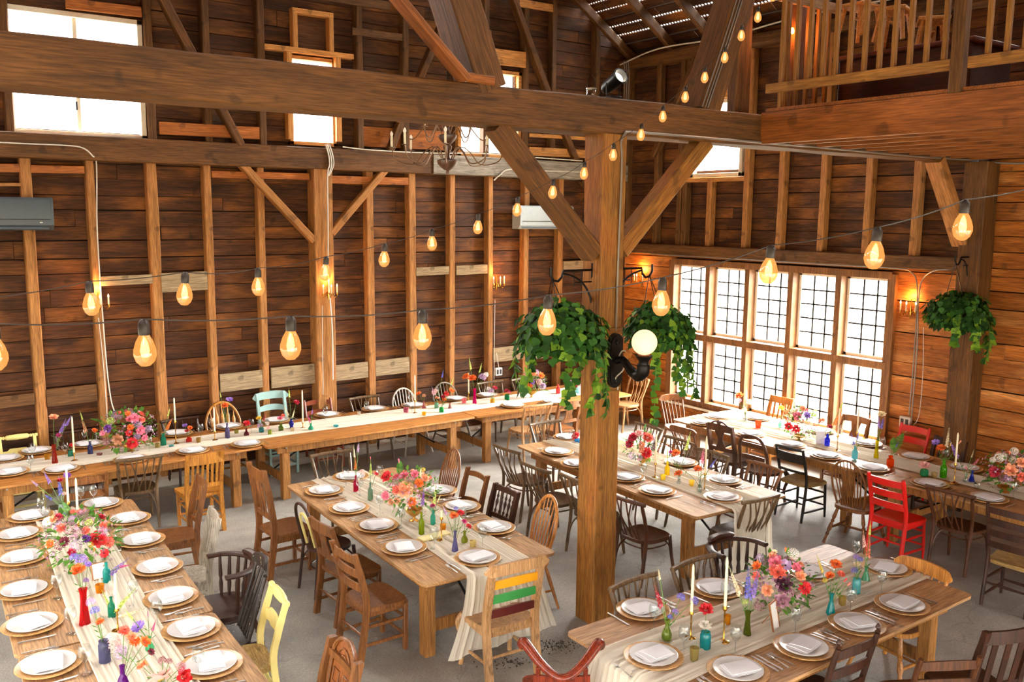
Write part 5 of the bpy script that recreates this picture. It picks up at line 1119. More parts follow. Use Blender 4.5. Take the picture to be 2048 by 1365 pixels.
def candle(px, py, ty, split, where, m=BRASS, mn='brass', r=.0105):
    """taper in a holder: base pixel, pixel row of the tip, row where the wax starts"""
    p = onz(px, py, TZ+.008); k = depth(p); z1 = atk(px, split, k).z; z2 = atk(px, ty, k).z; hz = max(.03, z1-p.z)
    pr = [(0, 0), (.042, 0), (.04, .005), (.014, .012), (.006, .022), (.0045, hz*.5), (.007, hz*.55), (.0045, hz*.6), (.006, hz*.85), (.016, hz*.9), (.016, hz*.92), (.012, hz), (.011, hz), (0, hz*.93)]
    o = link('candlestick', MB().lathe(pr, 16).mesh('candlestick', m), None, (p.x, p.y, TZ+.008), label='%s candlestick %s' % (mn, where), cat='candlestick')
    L = z2-p.z-hz+.008; link('taper_candle', MB().lathe([(0, 0), (r, 0), (r*.85, L*.92), (.004, L*.985), (.0, L)], 12).mesh('taper_candle', IVORY), None, (p.x, p.y, TZ+.008+hz-.008), label='ivory taper candle in the %s candlestick %s' % (mn, where), cat='candle')
def votive(px, py, col, cname, where, h=.062, r=.03):
    o, p = glassware('votive_holder', 'tumbler', px, py, h, r, col, '%s glass votive %s' % (cname, where), 'votive', 14, rib=10); 
def tumbler(px, py, col, cname, where, h=.09, r=.036): glassware('tumbler', 'tumbler', px, py, h, r, col, '%s glass tumbler %s' % (cname, where), 'glass', 16)
# middle table
Mt = 'on the middle table'
vase('bottle', 712, 984, .17, .026, '#c81450', 'magenta', Mt, [('spike', 'orange', 711, 940, .15), ('spike', 'cream', 709, 915, .13), ('spike', 'lilac', 716, 905, .12), ('cluster', 'pale pink', 724, 945, .03)])
vase('bottle', 741, 1001, .18, .026, '#9ab49a', 'pale green', Mt, [('spike', 'lime', 741, 950, .16), ('tulip', 'pink', 741, 920, .02), ('daisy', 'red', 752, 949, .025)])
vase('bottle', 843, 1069, .2, .026, '#a8b81c', 'chartreuse', Mt, [('spike', 'purple', 845, 1012, .17)])
vase('bottle', 866, 1050, .14, .024, '#5cc8b4', 'teal', Mt, [('spike', 'lime', 868, 1008, .2), ('rose', 'magenta', 865, 1013, .024), ('spike', 'cream', 875, 1005, .1)])
candle(883, 1081, 1018, 1032, Mt, mn='brass'); votive(886, 1062, '#e0a830', 'amber', Mt)
vase('cone', 910, 1103, .18, .03, '#8a84b8', 'lavender', Mt, [('rose', 'orange', 908, 1033, .035), ('rose', 'red', 921, 1027, .028), ('spike', 'lilac', 893, 1030, .1), ('rose', 'magenta', 928, 1044, .02), ('cluster', 'blue', 912, 1018, .02)])
vase('bulb', 929, 1087, .11, .03, '#a8b030', 'olive green', Mt, [('rose', 'red', 937, 1054, .024), ('rose', 'pink', 930, 1046, .02)])
votive(946, 1096, '#d8c890', 'ribbed pale', Mt)
link('tray', MB().box((0, 0, .012), (.3, .1, .02), None, .004).mesh('tray', plain('#e8dca0', .5)), None, tuple(onz(868, 1073, TZ+.02).xy)+(TZ+.01,), (0, 0, .1), label='pale yellow tray lying on the runner of the middle table', cat='tray')
# front long table
Ft = 'on the front long table'
vase('tall', 170, 1249, .26, .038, '#d80c18', 'tall bright red', Ft, [('rose', 'orange', 157, 1142, .046), ('cluster', 'violet', 162, 1120, .04), ('daisy', 'violet', 176, 1130, .025), ('cluster', 'blue', 148, 1115, .03), ('cluster', 'purple', 172, 1162, .02)])
vase('jar', 126, 1032, .12, .035, '#b8c8c0', 'clear green', 'behind the fern bouquet', [('spike', 'blue', 122, 992, .2), ('spike', 'violet', 100, 967, .14), ('spike', 'lilac', 75, 972, .1), ('daisy', 'purple', 134, 952, .036), ('rose', 'crimson', 120, 962, .024), ('spike', 'blue', 104, 1000, .12), ('cluster', 'pale pink', 128, 988, .02)])
candle(139, 1045, 930, 1002, 'farther of the two behind the fern bouquet'); candle(157, 1052, 952, 1018, 'nearer of the two behind the fern bouquet')
vase('bottle', 214, 1165, .16, .028, '#3cc0b8', 'turquoise', Ft, [('spike', 'violet', 220, 1150, .2), ('spike', 'magenta', 240, 1135, .1)])
votive(200, 1187, '#e0a018', 'amber', Ft, .07, .032)
vase('bottle', 224, 1235, .15, .026, '#30b08c', 'green', Ft, [('spike', 'lime', 229, 1225, .24), ('spike', 'cream', 240, 1235, .2), ('spike', 'lime', 220, 1215, .15), ('cluster', 'yellow', 205, 1256, .024)])
candle(236, 1262, 1140, 1215, 'leaning tapers on the front long table'); 
vase('jar', 210, 1326, .15, .036, '#7c7ca4', 'smoky lavender', Ft, [('cluster', 'pale pink', 228, 1290, .05), ('cluster', 'lilac', 240, 1305, .045), ('cluster', 'blue', 190, 1222, .03), ('cluster', 'lilac', 182, 1205, .03), ('rose', 'orange', 200, 1245, .024), ('cluster', 'white', 222, 1275, .03)])
vase('bulb', 300, 1304, .1, .028, '#70d8a0', 'mint', Ft, [('daisy', 'violet', 277, 1256, .05), ('spike', 'magenta', 305, 1262, .08), ('spike', 'lime', 266, 1240, .1), ('spike', 'mauve', 296, 1235, .06)])
vase('bulb', 247, 1385, .17, .036, '#8410a0', 'deep purple', Ft, [('dahlia', 'orange', 270, 1283, .035), ('dahlia', 'coral', 248, 1262, .035), ('rose', 'orange', 290, 1285, .03), ('rose', 'burgundy', 302, 1305, .02), ('rose', 'peach', 262, 1275, .03)])
vase('jar', 325, 1395, .1, .035, '#e8e8e0', 'clear', 'at the front table corner', [('lotus', 'pale pink', 322, 1362, .075), ('rose', 'red', 366, 1355, .045), ('tulip', 'orange', 296, 1332, .025), ('cluster', 'burgundy', 325, 1322, .025), ('cluster', 'burgundy', 338, 1324, .02), ('rose', 'peach', 284, 1333, .03), ('cluster', 'mauve', 362, 1335, .03)])
# long wall table
Wt = 'on the long wall table'
vase('tall', 110, 927, .22, .034, '#c03828', 'tall rust red', Wt, [('rose', 'peach', 107, 836, .045), ('spike', 'violet', 121, 866, .18), ('spike', 'violet', 132, 852, .14), ('rose', 'magenta', 118, 872, .028)])
votive(95, 921, '#d8a83c', 'gold', 'beside the yellow chair', .07, .034); candle(149, 922, 830, 905, 'beside the rust red vase')
vase('jar', 142, 914, .08, .032, '#50b89c', 'sea green', Wt, [('rose', 'red', 144, 892, .03)]); 
vase('bottle', 181, 910, .16, .03, '#6468a0', 'slate blue', Wt, [('spike', 'peach', 172, 865, .2), ('rose', 'orange', 189, 862, .03), ('spike', 'lime', 165, 840, .12)])
votive(199, 912, '#c89090', 'dusty pink', Wt, .03, .034); votive(315, 897, '#c8b878', 'pale olive', Wt); votive(343, 895, '#8ac8c8', 'aqua', 'by the big wall bouquet', .03, .032)
vase('square', 327, 892, .15, .038, '#38b090', 'teal square', Wt, [('spike', 'orange', 333, 860, .18), ('spike', 'lime', 336, 832, .12)])
candle(352, 887, 793, 840, 'nearest the big wall bouquet'); votive(397, 886, '#c8ac60', 'golden', Wt)
vase('square', 378, 885, .07, .036, '#d83018', 'red square', Wt, [('daisy', 'violet', 370, 852, .034), ('rose', 'orange', 380, 857, .03), ('rose', 'red', 374, 863, .025)])
candle(430, 881, 812, 862, 'in front of the golden hoop chair')
vase('bottle', 455, 877, .2, .03, '#8478a8', 'tall lavender', Wt, [('peony', 'orange', 450, 812, .04), ('daisy', 'violet', 459, 800, .045), ('spike', 'lime', 442, 795, .1)])
votive(473, 869, '#c0b868', 'moss', Wt)
vase('bulb', 493, 873, .1, .034, '#8c1430', 'dark red', Wt, [('peony', 'red', 493, 848, .04)])
vase('jar', 523, 866, .07, .032, '#38a0a0', 'teal', 'under the light blue chair', [('cluster', 'lilac', 520, 852, .04), ('rose', 'yellow', 518, 838, .035), ('spike', 'crimson', 527, 842, .12), ('cluster', 'white', 534, 848, .03)])
vase('jar', 540, 871, .07, .026, '#a8b838', 'lime', Wt, [('daisy', 'pale pink', 537, 857, .03)])
vase('square', 562, 864, .1, .036, '#7c9838', 'moss green square', Wt, [('rose', 'pink', 560, 838, .035), ('rose', 'coral', 566, 832, .025)])
vase('waist', 583, 858, .13, .034, '#1c30b8', 'cobalt blue', Wt, [('spike', 'cream', 577, 832, .18), ('rose', 'crimson', 593, 806, .036), ('spike', 'cream', 585, 835, .14), ('spike', 'lime', 579, 795, .14)])
votive(585, 864, '#e0d0b0', 'frosted', Wt, .055, .026); candle(606, 857, 778, 845, 'in front of the red brown chair')
vase('bulb', 622, 861, .09, .036, '#48c8a8', 'mint', Wt, [('spike', 'magenta', 620, 845, .12), ('spike', 'violet', 624, 828, .08)])
votive(672, 855, '#48b8c0', 'turquoise star', Wt, .03, .036); votive(718, 831, '#e8e4d8', 'clear', 'in front of the first wall bentwood', .05, .026)
tumbler(812, 827, '#d888a0', 'pink', Wt, .08, .04); candle(830, 827, 748, 800, 'beside the white hoop chair'); votive(848, 832, '#e8c030', 'yellow', Wt, .055, .03)
vase('cone', 848, 818, .12, .034, '#d08c84', 'rose pink', Wt, [('rose', 'orange', 838, 788, .035), ('cluster', 'tan', 848, 792, .03)])
vase('jar', 873, 818, .09, .03, '#a0d0b8', 'pale aqua', Wt, [('rose', 'peach', 874, 797, .03), ('spike', 'lilac', 868, 790, .14), ('spike', 'blue', 884, 755, .12)])
vase('jar', 883, 826, .08, .034, '#28b860', 'emerald', Wt, [('dahlia', 'red', 893, 788, .045), ('rose', 'orange', 903, 782, .04), ('rose', 'orange', 888, 800, .03), ('spike', 'lime', 902, 770, .12), ('rose', 'crimson', 886, 795, .03)])
vase('cone', 900, 818, .09, .03, '#c89890', 'dusty rose', Wt, [('cluster', 'pale pink', 870, 785, .05)])
Ct = 'on the corner wall table'
tumbler(928, 808, '#f0a0a8', 'pink', Ct, .08, .036)
vase('tall', 949, 809, .24, .034, '#e0148c', 'hot pink', Ct, [('peony', 'orange', 932, 754, .05), ('peony', 'orange', 945, 757, .055), ('spike', 'lime', 942, 740, .2), ('cluster', 'lilac', 965, 755, .06), ('cluster', 'white', 972, 750, .04), ('spike', 'lime', 959, 745, .16)])
candle(937, 802, 745, 785, 'beside the hot pink vase'); 
vase('jar', 985, 808, .08, .036, '#e0c040', 'yellow', Ct, [('cluster', 'lilac', 982, 783, .045), ('rose', 'crimson', 990, 777, .035), ('cluster', 'white', 978, 778, .03)])
vase('jar', 1014, 801, .09, .038, '#14a868', 'emerald green', Ct, [('rose', 'crimson', 1013, 783, .035), ('cluster', 'magenta', 1018, 785, .03)])
vase('bottle', 1116, 789, .16, .034, '#e87c78', 'salmon', Ct, [('rose', 'orange', 1116, 776, .03)]); vase('jar', 1134, 789, .09, .03, '#e8c868', 'honey', Ct, [('cluster', 'white', 1138, 768, .04), ('cluster', 'lilac', 1146, 765, .05)]); vase('jar', 1154, 787, .09, .04, '#a8d8dc', 'icy aqua', Ct, [('cluster', 'lilac', 1156, 768, .05), ('rose', 'crimson', 1152, 775, .03), ('rose', 'orange', 1159, 752, .045)])
# behind the post
Bt = 'on the table behind the square post'
vase('jar', 1155, 886, .05, .04, '#4898c0', 'blue', Bt, [('peony', 'red', 1151, 873, .045)])
candle(1310, 956, 865, 925, 'next to the crimson bouquet'); candle(1409, 981, 868, 945, 'beside the orange carnations')
vase('bottle', 1334, 952, .16, .028, '#ecd828', 'bright yellow', Bt, [('spike', 'lime', 1335, 915, .12), ('tulip', 'peach', 1335, 893, .028)])
votive(1326, 961, '#e8d850', 'lemon', Bt); votive(1383, 973, '#e8d050', 'golden yellow', Bt, .065, .03)
vase('cone', 1358, 968, .11, .03, None, 'clear', 'with two orange blooms', [('rose', 'orange', 1352, 908, .045), ('peony', 'orange', 1357, 948, .04), ('spike', 'lime', 1372, 900, .22), ('rose', 'magenta', 1341, 905, .02)])
vase('bulb', 1399, 986, .14, .03, None, 'clear', 'with the carnation and pink stock', [('dahlia', 'orange', 1396, 938, .045), ('spike', 'pink', 1404, 928, .2), ('spike', 'blue', 1421, 935, .12), ('cluster', 'white', 1345, 925, .02)])
# window table
Vt = 'on the window table'
vase('tall', 1490, 843, .22, .036, None, 'tall clear', Vt, [('rose', 'orange', 1479, 793, .055), ('cluster', 'pink', 1478, 803, .04), ('spike', 'cream', 1492, 800, .22), ('cluster', 'pale pink', 1498, 805, .045), ('cluster', 'white', 1488, 822, .04)])
tumbler(1516, 858, '#f0581c', 'orange', Vt, .1, .042)
vase('bottle', 1560, 858, .12, .026, '#98c8c0', 'pale teal', Vt, [('rose', 'yellow', 1562, 818, .045)])
vase('bottle', 1654, 893, .16, .032, '#2c48d8', 'royal blue', Vt, [('rose', 'peach', 1644, 843, .04), ('spike', 'orange', 1668, 850, .22), ('rose', 'crimson', 1660, 855, .03), ('spike', 'lime', 1680, 818, .14)])
candle(1674, 902, 815, 870, 'beside the royal blue vase'); candle(1712, 905, 815, 862, 'behind the icy blue vase')
vase('bottle', 1709, 918, .15, .034, '#90dce4', 'icy blue', Vt, [('spike', 'blue', 1708, 890, .16), ('spike', 'blue', 1714, 880, .12), ('cluster', 'yellow', 1726, 878, .025)])
vase('tall', 1752, 918, .22, .03, '#dcd010', 'tall yellow', Vt, [('rose', 'cream', 1763, 830, .045), ('spike', 'blue', 1762, 858, .18), ('cluster', 'peach', 1746, 835, .05), ('spike', 'violet', 1757, 855, .14)])
vase('square', 1780, 935, .14, .04, '#f0680c', 'orange', Vt, [('fern', 'lime', 1788, 905, .24), ('spike', 'blue', 1792, 895, .1), ('fern', 'lime', 1784, 900, .14)])
vase('jar', 1848, 952, .07, .044, '#38c080', 'jade green', Vt, [('peony', 'pale pink', 1849, 932, .05)]); votive(1868, 957, '#d8c890', 'beige ribbed', Vt)
vase('bottle', 1886, 956, .2, .036, '#6cd018', 'bright green', Vt, [('dahlia', 'orange', 1882, 896, .05), ('daisy', 'violet', 1872, 886, .045), ('spike', 'cream', 1893, 895, .24), ('tulip', 'yellow', 1900, 893, .03), ('tulip', 'peach', 1918, 888, .03)])
candle(1908, 967, 862, 925, 'beside the bright green vase')
vase('bulb', 1930, 966, .12, .028, None, 'clear', 'beside the blue cone vase', [('spike', 'violet', 1915, 915, .22), ('spike', 'cream', 1943, 915, .1), ('spike', 'pink', 1948, 930, .12)])
vase('cone', 1943, 965, .13, .034, '#1440d0', 'blue cone', Vt, [('tulip', 'pink', 1938, 942, .035)])
for i, (x, y, w) in enumerate(((1950, 976, 'one with the darker cap'), (1957, 977, 'one nearer the dahlia bouquet'))):
    q = onz(x, y, TZ+.01); o = link('salt_shaker', MB().lathe([(0, 0), (.014, 0), (.016, .03), (.012, .045)], 12).mesh('shaker', WINE.materials[0]), None, (q.x, q.y, TZ+.008), label='small salt shaker by the blue vase, '+w, cat='shaker'); MB().lathe([(.013, .044), (.012, .056), (0, .06)], 12).obj('cap', STEEL if i else IRON, o)
# front table
Tt = 'on the front bouquet table'
vase('bulb', 1333, 1282, .15, .036, '#9cb048', 'ribbed green', Tt, [('spike', 'crimson', 1323, 1215, .17), ('cluster', 'blue', 1362, 1195, .03), ('cluster', 'blue', 1388, 1202, .032), ('cluster', 'violet', 1350, 1225, .024), ('spike', 'cream', 1320, 1160, .1), ('cluster', 'blue', 1340, 1235, .02)], rib=14)
vase('jar', 1410, 1298, .12, .036, '#28b0b4', 'turquoise', Tt, [('peony', 'red', 1412, 1220, .04), ('peony', 'white', 1411, 1252, .035)])
candle(1381, 1277, 1120, 1220, 'left one with the blue flowers'.replace('left', 'shorter')); candle(1447, 1284, 1105, 1208, 'taller one before the coral bouquet')
votive(1454, 1250, '#d8a020', 'amber', Tt, .07, .026); votive(1388, 1322, '#b8a868', 'olive ribbed', Tt, .09, .03); votive(1684, 1213, '#c8b468', 'honey ribbed', Tt, .075, .028)
vase('tall', 1494, 1270, .17, .028, '#6c7818', 'dark olive', Tt, [('spike', 'blue', 1496, 1200, .24), ('spike', 'cream', 1479, 1190, .22), ('spike', 'violet', 1505, 1195, .2), ('cluster', 'lime', 1490, 1205, .024)])
vase('cone', 1661, 1230, .16, .036, '#30c0c4', 'aqua', Tt, [('peony', 'orange', 1672, 1130, .036), ('rose', 'orange', 1660, 1153, .03), ('rose', 'coral', 1682, 1150, .028), ('tulip', 'red', 1688, 1165, .024), ('tulip', 'coral', 1694, 1172, .022), ('spike', 'yellow', 1645, 1145, .14), ('cluster', 'yellow', 1650, 1162, .02)])
vase('jar', 1712, 1187, .12, .032, '#8cdce0', 'ice blue', Tt, [('cluster', 'blue', 1709, 1142, .028), ('cluster', 'violet', 1712, 1115, .024), ('cluster', 'blue', 1720, 1120, .024), ('rose', 'cream', 1714, 1130, .022)])
vase('cone', 1731, 1163, .12, .036, '#80d0a8', 'seafoam', Tt, [('spike', 'coral', 1735, 1115, .2), ('spike', 'lime', 1739, 1070, .12), ('spike', 'pale pink', 1729, 1095, .14)])
# framed cards
def card(px, py, w, h, rz, lean, lab, fm):
    p = onz(px, py, TZ+.008); root = empty('table_card', (p.x, p.y, TZ+.008), rz, label=lab, cat='sign'); M = Matrix.Rotation(-lean, 3, 'X')
    if fm:
        for x in (-w/2, w/2): MB().box(M @ V((x, 0, h/2)), (.008, .012, h), M, .001).obj('frame', fm, root)
        for z in (0.004, h): MB().box(M @ V((0, 0, z)), (w, .012, .008), M, .001).obj('frame', fm, root)
        MB().bar((w*.4, .0, h*.9), (w*.2, .12, 0.003), .005, .005).obj('easel_leg', fm, root)
    MB().box(M @ V((0, 0, h/2)), (w-.006, .003, h-.006), M).obj('card', plain('#f4f2ee', .6), root)
COPPER = plain('#c88a5c', .3, 1., name='copper')
card(1553, 1262, .11, .2, .3, .2, 'copper framed white card before the coral bouquet', COPPER); card(200, 1160, .1, .13, .1, .3, 'copper framed white card beside the amber votive', COPPER); card(1641, 890, .13, .17, -.5, .1, 'pale grey card standing by the royal blue vase', None)
# ------------------------------------------------------------------ string lights
AMB = None
def bulb_glass():
    m = bpy.data.materials.new('amber_bulb'); m.use_nodes = True; t = m.node_tree; t.nodes.clear(); L = t.links.new; N = t.nodes.new
    out = N('ShaderNodeOutputMaterial'); tr = N('ShaderNodeBsdfTransparent'); tr.inputs[0].default_value = srgb('#ffd8a0'); e = N('ShaderNodeEmission'); e.inputs[0].default_value = srgb('#ffae5c'); e.inputs[1].default_value = .55
    gl = N('ShaderNodeBsdfGlossy'); gl.inputs['Roughness'].default_value = .05; a = N('ShaderNodeMixShader'); a.inputs[0].default_value = .6; b = N('ShaderNodeMixShader'); b.inputs[0].default_value = .08
    L(tr.outputs[0], a.inputs[1]); L(e.outputs[0], a.inputs[2]); L(a.outputs[0], b.inputs[1]); L(gl.outputs[0], b.inputs[2]); L(b.outputs[0], out.inputs[0]); return m
BG = bulb_glass(); FIL = emis('#ffd080', 6., 'filament')
BP = [(.0, -.122), (.013, -.12), (.025, -.108), (.0315, -.09), (.031, -.075), (.024, -.052), (.0145, -.034), (.0125, -.028)]
BGM = MB().lathe(BP[::-1], 14).mesh('bulb_glass', BG, 60)
SOC = MB().lathe([(0, .012), (.008, .012), (.014, .004), (.016, -.002), (.016, -.03), (.013, -.034), (0, -.034)], 12).mesh('socket', plain('#241a12', .5))
FLM = MB().lathe([(.002, -.04), (.009, -.055), (.013, -.078), (.009, -.095), (.0, -.094)], 8).mesh('filament', FIL)
WIRE = plain('#2a1c12', .6, name='lamp_cord')
def strand(lab, pts, ends0=(), ends1=()):
    root = empty('string_lights', (0, 0, 0), label=lab, cat='string lights'); tops = []
    for px, py, k, tilt in pts:
        c = atk(px, py, k); top = c+V((0, 0, .083)); tops.append(top)
    path = [V(p) for p in ends0]; 
    root.location = tops[0]; o0 = tops[0]
    allp = [V(e) for e in ends0]+[t+V((0, 0, .012)) for t in tops]+[V(e) for e in ends1]; line = []
    for a, b in zip(allp[:-1], allp[1:]):
        L = (b-a).length
        for i in range(6): t = i/6; line.append(a+(b-a)*t+V((0, 0, -.06*L*4*t*(1-t)*.35)))
    line.append(allp[-1]); MB().tube([p-o0 for p in line], .0022, 5).obj('cord', WIRE, root)
    for t, (px, py, k, tilt) in zip(tops, pts):
        b = link('bulb', BGM, root, t-o0, (0, math.radians(tilt)*.5, 0)); link('socket', SOC, b); link('filament', FLM, b)
strand('string of amber bulbs rising from the long wall to the roof strut', [(181, 612, 3.45, -4), (372, 592, 3.57, 8), (517, 576, 4.3, 2), (653, 548, 4.9, 10), (770, 521, 5.1, 8), (864, 489, 5.6, 0), (957, 457, 5.9, 8), (1036, 422, 6.1, 12), (1107, 387, 6.2, 12), (1169, 349, 6.7, 8), (1227, 312, 6.9, 6), (1283, 272, 7.0, 10), (1326, 235, 7.25, 4), (1371, 196, 7.4, 6), (1410, 157, 7.5, 6), (1450, 117, 7.6, 6), (1483, 73, 7.7, 4), (1516, 36, 7.8, 4), (1546, -6, 7.9, 4)], ends0=[atk(-60, 600, 3.4)], ends1=[atk(1600, -80, 8)])
strand('string of large amber bulbs sagging across the nearer part of the room', [(-8, 715, 2.5, 0), (290, 706, 2.5, 0), (583, 695, 2.7, 4), (846, 677, 2.96, 4), (1096, 648, 2.96, 6), (1324, 610, 3.1, 6), (1540, 546, 3.1, 12), (1752, 515, 2.85, 14), (1926, 458, 2.95, 4)], ends0=[atk(-200, 700, 2.4)], ends1=[atk(2120, 360, 3.1)])
# ------------------------------------------------------------------ wall candle sconces
FLB = emis('#ffe0b0', 2.5, 'flame_bulb'); FROST = plain('#f6efe2', .4, name='frosted_bulb')
def flame(): return MB().lathe([(.004, 0), (.009, .008), (.010, .018), (.006, .032), (.001, .045)], 8)
FLMESH = flame().mesh('flame_bulb', FLB); CDM = MB().lathe([(0, 0), (.0095, 0), (.0095, .095), (.0, .095)], 10).mesh('candle_tube', IVORY)
def sconce(p, n, lab, light=4.):
    """p: point on the wall, n: direction off the wall"""
    n = V(n); sx = V((-n.y, n.x, 0)); root = empty('candle_sconce', p, 0, label=lab, cat='sconce')
    M = Matrix((sx, V((0, 0, 1)), n)).transposed()
    bp = MB(); bp.lathe([(0, .0), (.03, 0), (.028, .008), (0, .012)], 14, M, n*.0); bp.tube([n*.02+V((0, 0, -.09)), n*.02+V((0, 0, -.04)), n*.022, n*.02+V((0, 0, .1)), n*.018+V((0, 0, .17))], [.006, .015, .012, .009, .004], 8); bp.obj('backplate', BRASS, root)
    for s, o in ((-1, .09), (0, .13), (1, .09)):
        e = n*o+sx*s*.105; pts = crom([n*.02+V((0, 0, -.02)), n*(o*.4)+sx*s*.05+V((0, 0, .02)), n*(o*.7)+sx*s*.085+V((0, 0, -.045)), e+V((0, 0, -.02)), e+V((0, 0, .0))], 5)
        a = MB().tube(pts, .0045, 6); a.lathe([(.002, 0), (.022, .006), (.012, .01), (.013, .028), (.01, .03)], 10, None, e-V((0, 0, .01))); arm = a.obj('arm', BRASS, root)
        link('candle_tube', CDM, arm, e+V((0, 0, .01))); link('flame_bulb', FLMESH, arm, e+V((0, 0, .105)))
    L = bpy.data.lights.new('sconce_light', 'POINT'); L.energy = light; L.color = (1, .42, .12); L.shadow_soft_size = .04; lo = bpy.data.objects.new('sconce_light', L); COL.objects.link(lo); lo.location = V(p)+n*.05+V((0, 0, .22)); return root
sconce((2.27, 12.02, 2.42), (0, -1, 0), 'brass three candle sconce on the long wall beside the grey nailer')
sconce((5.3, 11.92, 2.44), (0, -1, 0), 'brass three candle sconce on the wide wall post'); sconce((8.3, 12.02, 2.45), (0, -1, 0), 'brass three candle sconce above the white outlet of the long wall')
sconce((11.04, 11.45, 2.44), (-1, 0, 0), 'brass three candle sconce on the orange boards behind the post basket', 6); sconce((11.04, 6.4, 2.38), (-1, 0, 0), 'brass three candle sconce between the leaded window and the dark post')
# ------------------------------------------------------------------ chandelier
TURNED = wood('#3c2416', '#6a4428', 'z', .35, 1, name='turned_wood', spec=.6); BRZ = plain('#7a5a3c', .4, .6, name='bronze_arm')
cc = onY(895, 290, 7.0); zt = onY(895, 252, 7.0).z; ch = empty('chandelier', cc, label='two tier bronze chandelier with turned wood bowls, hanging behind the tie beam', cat='chandelier')
zb = onY(895, 349, 7.0).z-cc.z; s_ = .8
prof = [(.0, 0), (.012, .005), (.016, .03), (.012, .04), (.028, .05), (.05, .075), (.074, .11), (.08, .15), (.07, .16), (.03, .165), (.02, .18), (.016, .25), (.03, .27), (.034, .3), (.022, .32), (.045, .35), (.068, .39), (.07, .42), (.05, .43), (.02, .44), (.012, .5), (.02, .52), (.012, .56)]
MB().lathe([(r*1.2, z*.82+zb) for r, z in prof], 20).obj('turned_column', TURNED, ch)
for tier, (n, R, z0, a0) in enumerate(((8, .5, .14, .2), (6, .42, .36, .5))):
    for i in range(n):
        a = a0+2*PI*i/n; d = V((math.cos(a), math.sin(a), 0)); z = zb+z0
        pts = crom([d*.05+V((0, 0, z)), d*.12+V((0, 0, z+.1)), d*.2+V((0, 0, z+.06)), d*.3+V((0, 0, z-.05)), d*(R-.04)+V((0, 0, z-.02)), d*R+V((0, 0, z+.09))], 5)
        ar = MB().tube(pts, .0055, 6); ar.lathe([(0, 0), (.034, .004), (.03, .007), (0, .005)], 12, None, d*R+V((0, 0, z+.09))); am = ar.obj('arm', BRZ, ch)
        link('candle_tube', CDM, am, d*R+V((0, 0, z+.095))); o = link('candle_bulb', MB().lathe([(.006, 0), (.013, .012), (.014, .025), (.008, .04), (.001, .048)], 8).mesh('candle_bulb', FROST), am, d*R+V((0, 0, z+.19)))
MB().tube([V((0, 0, zb+.4)), V((0, 0, 3.4))], .006, 6).obj('chain', IRON, ch)
# ------------------------------------------------------------------ wall units, boxes, cables
def acunit(x0, x1, z0, z1, lab, col):
    cx = (x0+x1)/2; r = empty('air_conditioner', (cx, 12.0, z0), label=lab, cat='air conditioner'); w, h = x1-x0, z1-z0; m = plain(col, .4)
    o = [(0, 0), (-.16, 0), (-.215, .06), (-.23, h*.6), (-.22, h-.02), (-.19, h), (0, h)]
    M = Matrix(((0, 0, 1), (1, 0, 0), (0, 1, 0))); MB().prism(o, w, M, (-w/2, 0, 0)).obj('casing', m, r, 30)
    for s in (-1, 1): MB().prism([(a*1.02, b*1.01) for a, b in o], .02, M, (s*(w/2+.005)-.01, 0, 0)).obj('end_cap', m, r, 30)
    MB().box((0, -.19, .035), (w-.08, .012, .05), Matrix.Rotation(-.7, 3, 'X')).obj('air_flap', plain('#5a646c', .4), r); MB().box((0, -.229, h*.33), (w-.06, .004, .006)).obj('seam', IRON, r); MB().box((w/2-.12, -.222, .09), (.03, .004, .012)).obj('badge', plain('#e8e8e8', .4), r)
acunit(1.0, 1.78, 3.36, 3.74, 'dark grey air conditioner unit on the wall studs by the wide window', '#3e4850'); acunit(8.62, 9.7, 3.36, 3.74, 'pale grey air conditioner unit behind the knee brace', '#a4aeb0')
def cable(pts, r, m, lab, closed=False, name='electrical_cable'):
    MB().tube(crom(pts, 5), r, 6).obj(name, m, None, label=lab, cat='cable')
wy = lambda *p: [onY(x, y, 11.98 if y > 320 else 11.90) for x, y in p]
cable([onY(x, y, 11.905) for x, y in ((-20, 284), (60, 288), (130, 291), (165, 296), (185, 312))]+[onY(x, y, 11.99) for x, y in ((193, 330), (194, 450), (200, 560), (206, 640), (214, 740), (222, 800), (229, 824))], .008, WCABLE, 'white cable bending off the plate beam down to the box by the bouquet')
cable([onY(x, y, 11.98) for x, y in ((197, 636), (206, 720), (212, 800), (215, 845))], .005, WCABLE, 'thin cord hanging from the first wall sconce')
for i, dx in enumerate((0, 4, 8)):
    cable([onY(651+dx, 289, 11.9), onY(657+dx, 310, 11.9), onY(659+dx, 330, 11.9), onY(655+dx*.4, 352, 11.89), onY(656+dx*.2, 450, 11.9), onY(657+dx*.3, 560, 11.9), onY(664+dx*.3, 650, 11.9), onY(666, 760, 11.9)][:8 if i == 0 else 4], .009, WCABLE, 'white cable on the wide wall post, '+('long one running down to the table', 'short loop nearest the window side', 'short loop beside the chandelier')[i])
cable([onY(x, y, 11.905) for x, y in ((645, 612), (645, 680), (646, 760), (646, 790))], .005, WCABLE, 'thin cord hanging from the sconce on the wide post')
cable([onY(x, y, 11.98) for x, y in ((990, 600), (989, 680), (988, 760), (987, 840))], .005, WCABLE, 'thin cord hanging from the sconce above the white outlet')
cable([onY(x, y, 11.88) for x, y in ((1172, 345), (1090, 342), (1020, 339), (1000, 350), (988, 361))], .01, WCABLE, 'pale conduit along the grey plate beam')
cable([onY(x, y, 11.98) for x, y in ((993, 706), (995, 720), (998, 738))], .006, WCABLE, 'short white cord above the white outlet box')
cable([onY(x, y, 11.89) for x, y in ((686, 294), (740, 300), (850, 306), (960, 307), (1040, 313), (1165, 322))], .009, WCABLE, 'white cable lying on top of the plate beam under the chandelier')
